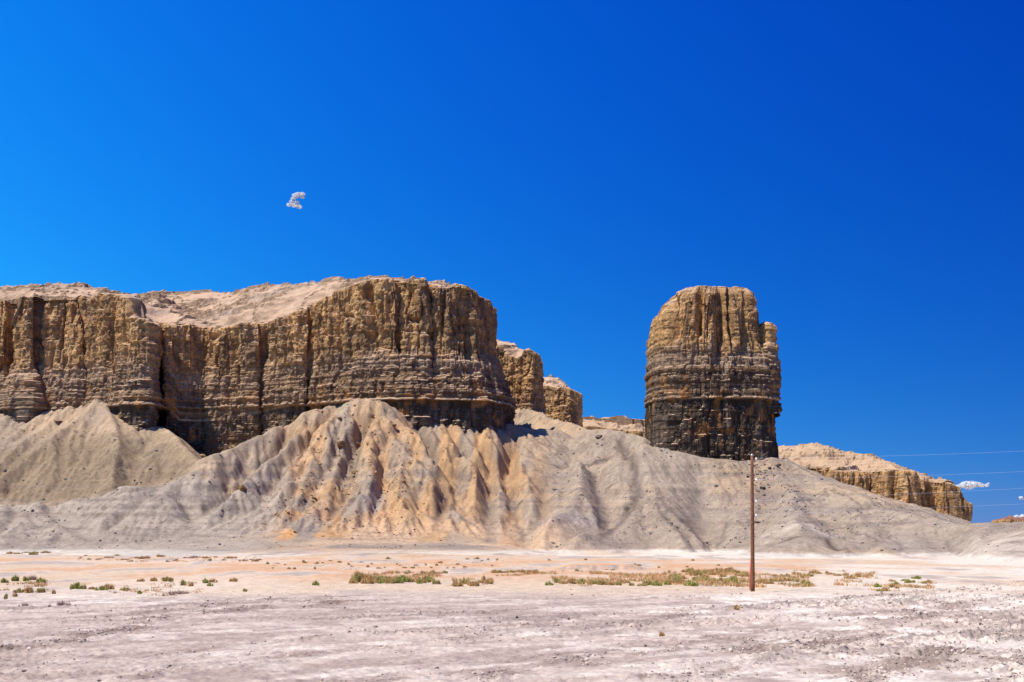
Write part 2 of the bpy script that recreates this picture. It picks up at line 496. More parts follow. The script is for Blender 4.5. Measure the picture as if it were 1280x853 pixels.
def upsample(D, ny, nx):
    cy = np.linspace(0, D.shape[0] - 1, ny); cx = np.linspace(0, D.shape[1] - 1, nx)
    iy = np.minimum(cy.astype(int), D.shape[0] - 2); ix = np.minimum(cx.astype(int), D.shape[1] - 2)
    fy = (cy - iy)[:, None]; fx = (cx - ix)[None, :]
    return D[iy][:, ix] * (1 - fy) * (1 - fx) + D[iy + 1][:, ix] * fy * (1 - fx) + D[iy][:, ix + 1] * (1 - fy) * fx + D[iy + 1][:, ix + 1] * fy * fx

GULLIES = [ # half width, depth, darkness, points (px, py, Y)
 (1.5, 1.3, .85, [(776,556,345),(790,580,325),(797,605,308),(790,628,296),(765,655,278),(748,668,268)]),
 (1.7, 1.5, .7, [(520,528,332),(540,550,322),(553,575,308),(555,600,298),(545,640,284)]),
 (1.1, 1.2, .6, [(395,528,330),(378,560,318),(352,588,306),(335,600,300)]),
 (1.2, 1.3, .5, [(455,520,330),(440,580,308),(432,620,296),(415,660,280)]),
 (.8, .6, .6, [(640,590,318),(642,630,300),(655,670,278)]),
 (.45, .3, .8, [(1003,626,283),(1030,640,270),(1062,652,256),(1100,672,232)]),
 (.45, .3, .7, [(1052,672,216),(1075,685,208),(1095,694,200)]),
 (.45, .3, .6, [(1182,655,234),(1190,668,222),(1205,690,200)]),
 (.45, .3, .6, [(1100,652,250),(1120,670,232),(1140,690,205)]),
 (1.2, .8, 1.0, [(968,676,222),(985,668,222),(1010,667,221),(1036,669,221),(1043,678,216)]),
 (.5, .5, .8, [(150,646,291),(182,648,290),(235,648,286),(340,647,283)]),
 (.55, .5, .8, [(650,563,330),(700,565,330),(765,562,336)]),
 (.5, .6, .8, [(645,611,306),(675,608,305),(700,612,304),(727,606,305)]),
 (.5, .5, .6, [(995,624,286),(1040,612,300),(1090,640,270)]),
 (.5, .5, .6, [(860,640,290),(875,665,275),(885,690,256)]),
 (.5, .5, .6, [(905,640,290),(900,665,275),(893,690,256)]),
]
BLOBS = [ # px, py, Y, rx, ry, colour, strength; clay tints, on the front hill also shade painted in
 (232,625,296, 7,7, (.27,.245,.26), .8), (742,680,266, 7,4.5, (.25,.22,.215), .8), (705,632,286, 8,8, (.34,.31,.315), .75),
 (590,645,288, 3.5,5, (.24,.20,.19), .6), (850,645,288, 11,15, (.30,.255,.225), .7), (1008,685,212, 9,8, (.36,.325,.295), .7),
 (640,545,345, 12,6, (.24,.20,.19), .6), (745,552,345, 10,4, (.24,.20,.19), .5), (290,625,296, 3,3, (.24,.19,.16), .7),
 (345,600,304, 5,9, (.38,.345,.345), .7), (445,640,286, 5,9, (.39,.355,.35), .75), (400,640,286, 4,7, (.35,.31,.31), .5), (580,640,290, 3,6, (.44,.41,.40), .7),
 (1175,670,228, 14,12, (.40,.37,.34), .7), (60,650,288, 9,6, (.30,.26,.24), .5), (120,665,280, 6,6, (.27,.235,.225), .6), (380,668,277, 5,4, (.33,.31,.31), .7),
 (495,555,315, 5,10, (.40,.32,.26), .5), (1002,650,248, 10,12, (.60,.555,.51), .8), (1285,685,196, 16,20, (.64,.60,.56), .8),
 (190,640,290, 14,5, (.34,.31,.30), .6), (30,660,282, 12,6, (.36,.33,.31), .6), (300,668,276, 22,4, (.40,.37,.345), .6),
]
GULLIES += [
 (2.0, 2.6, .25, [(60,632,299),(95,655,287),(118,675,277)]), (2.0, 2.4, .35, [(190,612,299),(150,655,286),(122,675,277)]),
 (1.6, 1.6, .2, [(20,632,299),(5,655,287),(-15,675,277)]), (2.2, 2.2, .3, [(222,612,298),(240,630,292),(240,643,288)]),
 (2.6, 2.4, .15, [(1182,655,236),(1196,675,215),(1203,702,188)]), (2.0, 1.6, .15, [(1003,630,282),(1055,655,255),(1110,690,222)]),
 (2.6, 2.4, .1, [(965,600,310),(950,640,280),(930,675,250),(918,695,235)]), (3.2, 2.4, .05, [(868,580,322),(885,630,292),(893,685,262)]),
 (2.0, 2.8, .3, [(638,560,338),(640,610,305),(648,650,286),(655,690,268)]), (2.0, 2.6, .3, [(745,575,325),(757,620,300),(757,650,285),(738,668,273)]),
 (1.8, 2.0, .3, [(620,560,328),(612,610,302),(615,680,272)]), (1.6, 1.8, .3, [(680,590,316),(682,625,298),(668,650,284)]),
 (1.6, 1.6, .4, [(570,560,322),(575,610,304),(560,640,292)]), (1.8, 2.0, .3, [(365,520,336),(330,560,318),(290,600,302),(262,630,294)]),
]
def carve(X, Y):
    c = np.zeros(X.shape)
    for w, dp, dk, pts in GULLIES:
        P = [(float(WX(a, c_)), c_) for a, b, c_ in pts]
        c = np.maximum(c, dp * seg_mask(X, Y, P, w * 1.4))
    return c

def build_hills():
    xs = np.arange(HX0, HX1, HC); ys = np.arange(HY0, HY1, HC)
    X, Y = np.meshgrid(xs, ys)
    # warp the plan a little so that ridges are not ruler-straight
    wx = X + 2.2 * fbm2(X / 18, Y / 18, 3, 81); wy = Y + 2.2 * fbm2(X / 18 + 50, Y / 18, 3, 82)
    H0 = upsample(ridge_height(wx[::2, ::2], wy[::2, ::2]), *X.shape)
    amp = sst(.5, 8, H0)
    H = H0 + amp * (1.2 * fbm2(X / 14, Y / 14, 4, 83, .6) + .35 * fbm2(X / 3, Y / 3, 4, 85, .6)) * (.5 + .5 * sst(4, 18, H0))
    H = H - carve(wx, wy)
    # coarse pass: gullies
    Hc = H[::4, ::4].copy()
    Ec = erode(Hc.copy(), HC * 4, 40000, 45, er=.30, cap=4.5, inertia=.15, hmin=1.5, seed=3)
    H = H + upsample(Ec - Hc, *H.shape) * .36 * sst(-90, -75, X) * (1 - sst(0, 10, X))
    # fine pass: rills
    ME = .10 + .90 * sst(-86, -72, X) * (1 - sst(-2, 10, X)) + .35 * (1 - sst(-135, -118, X)) * sst(305, 315, Y)
    ME = ME * (.25 + .75 * sst(5, 16, H0 + 14 * sst(-70, -60, X) * (1 - sst(0, 10, X))))
    Hm = H[::2, ::2].copy()
    Hf = erode(Hm.copy(), HC * 2, 90000, 50, er=.3, cap=4.0, inertia=.1, hmin=1.0, seed=4)
    H = H + upsample(np.clip(Hf - Hm, -1.6, .9), *H.shape) * .45 * ME
    Hf = erode(H.copy(), HC, 260000, 60, er=.35, cap=5., inertia=.05, hmin=.8, seed=5)
    H = H + np.clip(Hf - H, -1.1, .5) * (.24 + .42 * ME)
    # hard bands stand out as small steps
    for zb, a in ((7.5, .35), (11.2, .45), (16.5, .6), (24.0, .35)):
        zz = H + .8 * fbm2(X / 20, Y / 20, 3, 86)
        H = H + a * (sst(zb - .1, zb + .25, zz) - sst(zb + .25, zb + 3.5, zz)) * sst(-.1, .35, fbm2(X / 16, Y / 16, 2, 87 + int(zb)))
    # rubble
    rub = sst(.05, .5, fbm2(X / 9, Y / 9, 3, 88))
    n = vn2(X / 1.0, Y / 1.0, 89)
    H = H + amp * rub * .35 * np.maximum(n, 0) ** 2
    Z = H + plain_base(X, Y) - .12
    edge = np.minimum.reduce([X - HX0, HX1 - X, Y - HY0, (HY1 - Y) * 1.0])
    Z = np.where(H < .2, Z - (.2 - H) * 1.0, Z)
    Z = np.maximum(Z, -4)
    Z = Z - 6 * (1 - sst(0, 4, np.minimum(edge, 1e9))) * (Z < 3)
    # colours of the different clays and of the orange rubble
    zw = Z + 1.6 * fbm2(X / 22, Y / 22, 3, 91) + .5 * vn2(X / 3, Y / 3, 92)
    PX = 640 + X * F / Y
    f1 = fbm2(X / 16, Y / 16, 4, 93); f2 = fbm2(X / 5, Y / 5, 4, 94); f3 = fbm2(X / 1.8, Y / 1.8, 3, 95)
    col = np.zeros(X.shape + (3,)) + np.array((.52, .415, .31))
    col = mixc(col, (.43, .365, .30), sst(-.2, .4, f1))
    right = sst(-2, 22, X)
    # grey lilac clays low down
    low = 1 - sst(9, 17, zw)
    col = mixc(col, (.40, .355, .315), low * .75)
    band = sst(.1, .5, vn3(zw * .9, X / 60, Y / 60, 96))
    col = mixc(col, (.29, .26, .255), band * .65 * (1 - sst(20, 34, zw)))
    band2 = sst(.2, .6, vn3(zw * 2.6, X / 40, Y / 40, 97))
    col = mixc(col, (.30, .26, .24), band2 * .5 * sst(-.4, .4, f1))
    # warm orange spurs left of the middle
    om = sst(-78, -58, X) * (1 - sst(2, 14, X)) * sst(262, 270, Y)
    flow = vn2((X - .0 * Y) / 4.5, Y / 26, 98)
    orange = om * sst(-.26, .26, flow * .75 + f1 * .45 + f2 * .4) * (1 - sst(32, 44, Z) * .6)
    col = mixc(col, (.58, .39, .225), orange * .92)
    lo2 = sst(-76, -70, X) * (1 - sst(-45, -25, X)) * (1 - sst(10, 22, Z)) * sst(-.3, .3, f2 + f1)
    col = mixc(col, (.62, .35, .15), lo2 * .85 * om)
    # olive brown wash on the left cone
    lc = (1 - sst(-108, -95, X)) * sst(300, 312, Y)
    col = mixc(col, (.345, .285, .215), lc * (1 - sst(28, 38, Z + 3 * f1)) * sst(12, 17, Z) * .7)
    # pale right flank
    col = mixc(col, (.415, .365, .32), sst(8, 26, X) * .75 * sst(-.5, .3, f1))
    # white salty foot
    foot = (1 - sst(.1, 1.1, Z + .6 * f2))
    pc = plain_col(X, Y)
    col = mixc(col, (.74, .69, .655), foot * .45)
    of = sst(-58, -45, X) * (1 - sst(8, 24, X)) * (1 - sst(5, 11, Z)) * sst(-.3, .2, f1)
    col = mixc(col, (.66, .50, .37), of * .7)
    of = np.exp(-((X - 62) / 9) ** 2) * (1 - sst(3, 6, Z)) * (Y < 215)
    col = mixc(col, (.68, .50, .33), of * .7)
    g = sst(.0, .7, 1 - (Z + .2 * f2) / .9)
    col = col * (1 - g[..., None]) + pc * g[..., None]
    wx2 = X + .8 * vn2(X / 2.5, Y / 2.5, 101); wy2 = Y + .8 * vn2(X / 2.5, Y / 2.5, 102)
    for bx_, by_, bY, rx, ry, cc, st_ in BLOBS:  # clay patches, plus darker shade put into the front hill's colour
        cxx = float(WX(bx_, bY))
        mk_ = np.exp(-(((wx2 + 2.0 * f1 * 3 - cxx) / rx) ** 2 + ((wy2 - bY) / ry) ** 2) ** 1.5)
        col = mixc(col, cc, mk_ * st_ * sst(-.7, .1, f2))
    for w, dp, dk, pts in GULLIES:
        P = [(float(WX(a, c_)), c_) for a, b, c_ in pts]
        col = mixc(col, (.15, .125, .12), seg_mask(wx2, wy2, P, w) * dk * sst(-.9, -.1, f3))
    # front hill and the right hand mounds are paler and greyer than the slopes behind them
    fh = (1 - sst(-62, -54, X + 3 * f1)) * (1 - sst(302, 305, Y + 2 * f2))
    col = mixc(col, (.44, .405, .37), fh * .85)
    col = mixc(col, (.33, .295, .275), fh * sst(.0, .35, vn3(zw * 1.1, X / 30, Y / 30, 111)) * .6)
    olive = (1 - sst(-92, -84, X)) * sst(304, 308, Y) * sst(10, 15, Z)
    col = mixc(col, (.30, .24, .17), olive * (1 - sst(26, 36, Z + 4 * f1)) * .75)
    col = mixc(col, (.80, .76, .735), np.clip(fh + sst(25, 40, X), 0, 1) * (1 - sst(.1, .9, Z + .5 * f2)) * .6)
    # thin dark beds cropping out level round the slopes
    zl = Z + .35 * fbm2(X / 9, Y / 9, 3, 121) + .015 * X
    for zb_, w_, a_ in ((2.6, .16, .5), (4.3, .22, .6), (5.9, .14, .45), (8.0, .30, .6), (9.6, .15, .5), (11.8, .34, .65), (13.1, .15, .5), (16.0, .32, .5), (19.0, .2, .4), (22.5, .35, .45), (27.0, .3, .35)):
        col = mixc(col, (.24, .205, .19), np.exp(-((zl - zb_) / w_) ** 2) * a_ * sst(-.25, .3, fbm2(X / 11 + zb_, Y / 11, 3, 122)) * (1 - .6 * orange))
    # speckle of dark stones
    spk = sst(.40, .65, vn2(X / .8, Y / .8, 99)) * sst(-.15, .3, fbm2(X / 12, Y / 12, 3, 100)) * amp
    col = mixc(col, (.20, .165, .14), spk * .65)
    col = col * (1 + .22 * f3 + .12 * f2)[..., None]
    # dark rubble tongue under the rock tower
    tg = np.exp(-(((X - 69 - (325 - Y) * .02) / 7.5) ** 2)) * sst(292, 300, Y) * (1 - sst(332, 336, Y))
    col = mixc(col, (.26, .225, .22), np.clip(tg, 0, 1) * sst(-.5, .3, f2 + f3) * .75)
    m = rock_mat("badland_clay", bump=.9, bscale=2.4, bdist=.35, var=.30, nscale=1.3)
    co = np.stack([X, Y, Z], -1).reshape(-1, 3)
    faces = grid_faces(*X.shape)
    # leave out the part lying well below the plain
    zf = Z.ravel()
    keep = (zf[faces] > -1.2).any(1)
    faces = faces[keep]
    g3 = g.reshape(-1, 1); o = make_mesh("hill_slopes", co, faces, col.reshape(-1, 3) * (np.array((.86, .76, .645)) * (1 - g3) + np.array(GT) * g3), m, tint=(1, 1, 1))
    tag(o, "grey beige and orange badland slopes below the cliffs", None, None, "structure")
    return xs, ys, Z

# ------------------------------------------------------------------ cliffs
def strata_col(x, y, z, s, dark, far=0.0):
    """rock colours from absolute height, with stains"""
    z = z + np.interp(x, [-125, -109, -106, -92, -68], [0, 0, 3.8, 3.6, 0]) * (y < 420)
    zz = z + .5 * fbm3(x / 12, y / 12, z / 12, 3, 201)
    f = fbm3(x / 5, y / 5, z / 7, 4, 202)
    fv = fbm2(s / 1.8, z / 16, 3, 203)
    fv2 = fbm2(s / .8, z / 5, 3, 204)
    fine = vn3(zz * 1.6, x / 50, y / 50, 205) * .6 + vn3(zz * 4.2, x / 30, y / 30, 206) * .4
    c = np.zeros(x.shape + (3,)) + np.array((.345, .232, .125))
    c = mixc(c, (.43, .31, .175), sst(-.1, .5, f))
    c = mixc(c, (.235, .155, .09), sst(.0, .5, -f + .3 * fv))
    c = mixc(c, (.17, .12, .085), sst(.05, .5, fv + .35 * fv2) * .75)
    f9 = fbm3(x / 1.3, y / 1.3, z / 2.4, 3, 211)
    c = c * (1 + .5 * f9)[..., None]
    stn = fbm2(s / 4.5, z / 70, 3, 213)
    c = mixc(c, (.15, .115, .09), sst(.12, .42, stn + .2 * fv2) * .55)
    zi = zz + 4.5 * np.clip(fv, -.5, .5) + 2.5 * stn
    mid = (1 - sst(56.8, 60.2, zi)) * dark
    c = mixc(c, (.215, .170, .148), mid * .9)
    c = mixc(c, (.34, .29, .26), mid * sst(.1, .5, fv2) * .35)
    dk = (1 - sst(51.0, 55.0, zi)) * dark
    c = mixc(c, (.075, .058, .052), dk * .92)
    st = dk * sst(.05, .3, vn2(zz * .95, s / 70, 207)) * sst(45, 46, zz)
    c = mixc(c, (.22, .155, .105), st * .65)
    # thin pale seams
    for zb, w, a in ((44.6, .32, .95), (46.9, .22, .5), (48.4, .2, .45), (50.6, .2, .3), (56.2, .2, .3)):
        c = mixc(c, (.46, .38, .31), np.exp(-((zz + .0 - zb) / w) ** 2) * a * dark)
    bl = 1 - sst(44.0, 44.4, zz)
    c = mixc(c, (.058, .048, .045), bl * np.clip(dark * 1.1, 0, 1))
    c = mixc(c, (.15, .13, .125), bl * sst(.05, .45, fv + .3 * fv2) * .75)
    # rusty run-off patches
    rp = sst(.12, .5, fbm3(x / 3.2, y / 3.2, z / 5, 3, 208) + .25 * fv2)
    c = mixc(c, (.30, .165, .075), rp * (1 - sst(50, 54, zz)) * .85 * np.clip(dark, .3, 1))
    c = c * (1 + .26 * fine)[..., None]
    return c * np.array((1.95, 1.75, 1.50)) * (1 + .12 * (x < -60))[..., None]

def block(s, z, w, h, seed):
    """piecewise constant joints and beds"""
    j = np.floor(z / h + .35 * vn2(s / (w * 6), z / (h * 3), seed + 1))
    j2 = j.astype(np.int64)
    sh = _fin((j2.astype(np.int64) & 0xFFFFFFFF).astype(U) * U(0x9E3779B1) + U(seed * 7919))
    i = np.floor(s / w + .9 * sh + .5 * vn2(s / (w * 2.3), z / (h * 1.2), seed + 2)).astype(np.int64)
    return _fin((i & 0xFFFFFFFF).astype(U) * U(0x85EBCA77) + (j2 & 0xFFFFFFFF).astype(U) * U(0xC2B2AE3D) + U(seed * 104729)).astype(np.float64)

def cliff_detail(x, y, z, s, up=1.0, colamp=1.0, seed=0):
    """metres of relief added along the outward normal"""
    zone = .30 + .70 * sst(56, 60, z) * up + .15 * (1 - sst(43.5, 44.5, z))
    sw = s + 1.3 * fbm2(s / 9, z / 16, 2, 301 + seed)
    c1 = np.tanh(3.5 * np.abs(vn2(sw / 11.0, z / 60, 302 + seed)))
    c2 = np.tanh(3.5 * np.abs(vn2(sw / 5.0, z / 30, 303 + seed)))
    c3 = np.abs(vn2(sw / 1.7, z / 12, 304 + seed)) ** .7
    off = colamp * zone * (2.6 * (c1 - .75) + 1.3 * (c2 - .75) + .8 * (c3 - .5) + 1.6 * vn2(sw / 14.0, z / 80, 313 + seed))
    # cracks
    cr = np.exp(-(vn2(sw / 7.0 + 40, z / 45, 305 + seed) / .035) ** 2) * sst(.0, .35, vn2(s / 10, z / 14, 306 + seed))
    off = off - 1.3 * cr * zone
    # ledges, mostly in the banded middle
    lb = .10 + .30 * sst(43, 45, z) * (1 - sst(57, 60, z))
    l1 = vn2(z * .85, s / 45, 307); l2 = vn2(z * 2.1, s / 30, 308)
    off = off + lb * (.45 * np.tanh(3 * l1) + .22 * np.tanh(3 * l2))
    # joint blocks and thin beds with sharp edges, then only a little lumpiness
    off = off + .55 * block(s, z, 4.6, 17.0, 351) * zone + .50 * block(s, z, 2.4, 6.5, 352) + .34 * block(s, z, 1.3, 2.6, 353) + .22 * block(s, z, .8, 1.1, 354)
    off = off + lb * .38 * block(s * 0 + np.floor(s / 25), z, 1.0, .9, 355) + .12 * block(s * 0, z, 1.0, 1.7, 356)
    off = off + .55 * fbm3(x / 5, y / 5, z / 14, 3, 309) + .32 * fbm3(x / 1.8, y / 1.8, z / 2.6, 4, 310, .6)
    rl = np.abs(vn2(s / .8, z / 14, 312)) ** .7
    off = off + .30 * (rl - .4)
    return off

def polyline_resample(pts, ds):
    seg = np.hypot(np.diff(pts[:, 0]), np.diff(pts[:, 1]))
    S = np.concatenate([[0], np.cumsum(seg)])
    n = max(8, int(S[-1] / ds))
    s = np.linspace(0, S[-1], n)
    return s, np.stack([np.interp(s, S, pts[:, i]) for i in range(pts.shape[1])], -1)

def gsm(a, sig):
    r = int(sig * 3) + 1
    k = np.exp(-.5 * (np.arange(-r, r + 1) / sig) ** 2); k /= k.sum()
    return np.stack([np.convolve(np.pad(a[:, i], r, mode='edge'), k, 'valid') for i in range(a.shape[1])], -1)

def poly_dist(X, Y, P):
    """signed distance (inside positive) and nearest param value of closed polygon P(x,y,val)"""
    n = len(P)
    best = np.full(X.shape, 1e18); val = np.zeros(X.shape); inside = np.zeros(X.shape, bool)
    for i in range(n):
        ax, ay, av = P[i]; bx, by, bv = P[(i + 1) % n]
        dx, dy = bx - ax, by - ay; l2 = dx * dx + dy * dy + 1e-12
        t = np.clip(((X - ax) * dx + (Y - ay) * dy) / l2, 0, 1)
        d = (X - ax - t * dx) ** 2 + (Y - ay - t * dy) ** 2
        m = d < best
        best = np.where(m, d, best); val = np.where(m, av + t * (bv - av), val)
        c = ((ay > Y) != (by > Y)) & (X < (bx - ax) * (Y - ay) / (by - ay + 1e-12) + ax)
        inside ^= c
    return np.sqrt(best) * np.where(inside, 1, -1), val

def crest_h(X, Y, crests):
    H = np.full(X.shape, -1e9)
    for s, pts in crests:
        p = [(WX(a, c), c, WZ(b, c)) for a, b, c in pts]
        for i in range(len(p) - 1):
            ax, ay, az = p[i]; bx, by, bz = p[i + 1]
            dx, dy = bx - ax, by - ay
            t = np.clip(((X - ax) * dx + (Y - ay) * dy) / (dx * dx + dy * dy), 0, 1)
            d = np.hypot(X - ax - t * dx, Y - ay - t * dy)
            H = np.maximum(H, az + t * (bz - az) - s * np.maximum(d - 1, 0))
    return H

CLIFF_DUST = (.55, .37, .24)

def build_mesa(name, outline, z0, crests, mat, ds=.34, dz=.34, sc=1.0, dark=None, capstep=.6, capcol=(.40, .29, .20), batter=None,
               label=None, colamp=1.0, seed=0, undercut=1.2, tanfar=0.0, rim_noise=.9, back=4.0):
    """outline: (px, Y, rim_py, batter, dark, fine) anticlockwise seen from above or not; sc scales relief for far cliffs"""
    P = np.array([(WX(a, b), b, WZ(c, b), d, e, f) for a, b, c, d, e, f in outline])
    # split: fine part and coarse part share one loop, resampled with ds then thinned where coarse
    loop = np.concatenate([P, P[:1]])
    s, Q = polyline_resample(loop, ds)
    Q[:, :5] = gsm(Q[:, :5], .8 / ds * sc)
    area = .5 * np.sum(Q[:-1, 0] * Q[1:, 1] - Q[1:, 0] * Q[:-1, 1])
    keep = (Q[:, 5] > .5) | (np.arange(len(s)) % max(1, int(back / ds)) == 0)
    keep[0] = keep[-1] = True
    s = s[keep]; Q = Q[keep]
    T = np.gradient(Q[:, :2], axis=0); T /= np.linalg.norm(T, axis=1)[:, None] + 1e-9
    Nn = np.stack([T[:, 1], -T[:, 0]], -1) * (1 if area > 0 else -1)      # outward
    Nn = gsm(Nn, 2.0 / ds * sc * .6 + .5); Nn /= np.linalg.norm(Nn, axis=1)[:, None]
    s_ = s / sc
    rim = Q[:, 2] + rim_noise * sc * (vn2(s_ / 3.0, 0, 401 + seed) * .6 + vn2(s_ / 9.0, 3, 402 + seed) * .8)
    zmax = rim.max()
    nr = int((zmax - z0) / dz)
    u = np.linspace(0, 1, nr)[:, None]
    Z = z0 + u * (rim[None, :] - z0)
    S = np.broadcast_to(s_[None, :], Z.shape)
    X = np.broadcast_to(Q[:, 0][None, :], Z.shape); Y = np.broadcast_to(Q[:, 1][None, :], Z.shape)
    B = Q[:, 3][None, :]; DK = np.broadcast_to(Q[:, 4][None, :], Z.shape)
    zr = Z if sc == 1 else 44 + (Z - z0) / sc * .8
    off = sc * cliff_detail(X / sc, Y / sc, zr, S, 1.0, colamp, seed)
    bt = .06 * np.maximum(80 - Z, 0) + .34 * np.maximum(61 - Z, 0) - .34 * np.maximum(46 - Z, 0)
    off = off + B * bt
    off = off - undercut * (1 - sst(43.9, 44.4, Z)) * np.clip(DK, 0, 1) + .55 * np.exp(-((Z - 44.6) / .35) ** 2) * np.clip(DK, 0, 1)
    # rounded rim
    dr = rim[None, :] - Z
    rr = 1.6 * sc
    off = off - rr * (1 - np.sqrt(np.clip(1 - (1 - np.clip(dr / rr, 0, 1)) ** 2, 0, 1)))
    off = off - .9 * sc * sst(.8, .0, 0) if False else off
    VX = X + off * Nn[None, :, 0]; VY = Y + off * Nn[None, :, 1]
    col = strata_col(X, Y, Z if sc == 1 else zr + 12, S, DK)
    # lip rows going inwards
    lipx = []; 
    for k, (di, dzp) in enumerate(((.8, .25), (1.8, .35), (3.0, .3), (4.2, .0), (5.4, -1.6))):
        bx = VX[nr - 1] - di * sc * Nn[:, 0]; by = VY[nr - 1] - di * sc * Nn[:, 1]
        bz = rim + dzp * sc + .25 * sc * vn2(bx / 1.3, by / 1.3, 403)
        dd_, _v = poly_dist(bx, by, Q[::max(1, int(len(Q) / 240)), :3])
        bz = np.where(dd_ < .35 * di * sc - .6 * sc, bz - 2.5 * sc * (k + 1) * .6, bz)
        lipx.append((bx, by, bz))
    VX = np.concatenate([VX, np.array([l[0] for l in lipx])]); VY = np.concatenate([VY, np.array([l[1] for l in lipx])])
    VZ = np.concatenate([Z, np.array([l[2] for l in lipx])])
    lc = np.tile(np.array(capcol) * .9, (5 * len(s), 1)).reshape(5, len(s), 3)
    col = np.concatenate([col, lc])
    co = np.stack([VX, VY, VZ], -1).reshape(-1, 3)
    f = grid_faces(VX.shape[0], VX.shape[1])
    col = col.reshape(-1, 3)
    # cap
    Pd = Q[::max(1, int(len(Q) / 160)), :3]
    xs = np.arange(Q[:, 0].min(), Q[:, 0].max(), capstep); ys = np.arange(Q[:, 1].min(), min(Q[:, 1].max(), Q[:, 1].min() + 110 * sc), capstep)
    CX, CY = np.meshgrid(xs, ys)
    d, rz = poly_dist(CX, CY, Pd)
    n1 = fbm2(CX / 14 / sc, CY / 14 / sc, 4, 411); n2 = fbm2(CX / 3.5 / sc, CY / 3.5 / sc, 4, 412)
    n3 = fbm2(CX / 1.6 / sc, CY / 1.6 / sc, 3, 416)
    H = rz - .2 + .05 * np.minimum(d, 20) + sc * .5 * n2
    if crests:
        wob = 3.0 * sc
        C = crest_h(CX + wob * fbm2(CX / 12, CY / 12, 2, 413), CY + wob * fbm2(CX / 12, CY / 12, 2, 414), crests)
        C = C + sc * .9 * n1 + sc * .5 * n2
        # thin hard beds in the debris slope
        q = 2.6 * sc
        ph = C / q - np.floor(C / q)
        pass
        H = np.maximum(H, C)
    for q, am in ((2.4 * sc, .5), (1.1 * sc, .7)):
        hh = H + .5 * sc * n1
        ph = hh / q - np.floor(hh / q)
        H = H + sst(-.35, .25, fbm2(CX / 13 / sc, CY / 9 / sc, 3, 415)) * q * am * (sst(.0, .12, ph) - ph)
    H = H + .5 * sc * sst(.25, .4, n3) * sst(.0, .3, n2)
    H = np.where(d < 2.8 * sc, np.minimum(H, rz - 1.3 * sc), H)
    inside = d > 1.0 * sc
    cc = np.zeros(CX.shape + (3,)) + np.array(capcol)
    cc = mixc(cc, (.42, .30, .21), sst(.0, .4, n1 + .4 * n2))
    cc = mixc(cc, (.63, .50, .42), sst(.1, .5, -n1))
    cc = mixc(cc, (.27, .18, .12), sst(.12, .5, n2) * .7)
    cc = mixc(cc, (.36, .25, .17), sst(.1, .5, n3) * .5)
    cc = cc * 1.28
    H = np.minimum(H, rz + .1 * sc + np.maximum(d - 2.6 * sc, 0) * (.8 + .25 * n1) + .5 * sc * n2) + .2 * sc * n3
    off0 = len(co)
    fc = grid_faces(*CX.shape, off=off0)
    ii = inside.ravel()
    kf = ii[fc - off0].all(1)
    fc = fc[kf]
    co = np.concatenate([co, np.stack([CX, CY, H], -1).reshape(-1, 3)])
    col = np.concatenate([col, cc.reshape(-1, 3)])
    f = np.concatenate([f, fc])
    used = np.zeros(len(co), bool); used[f.ravel()] = True
    idx = np.cumsum(used) - 1
    o = make_mesh(name, co[used], idx[f], col[used], mat, smooth=False)
    return o

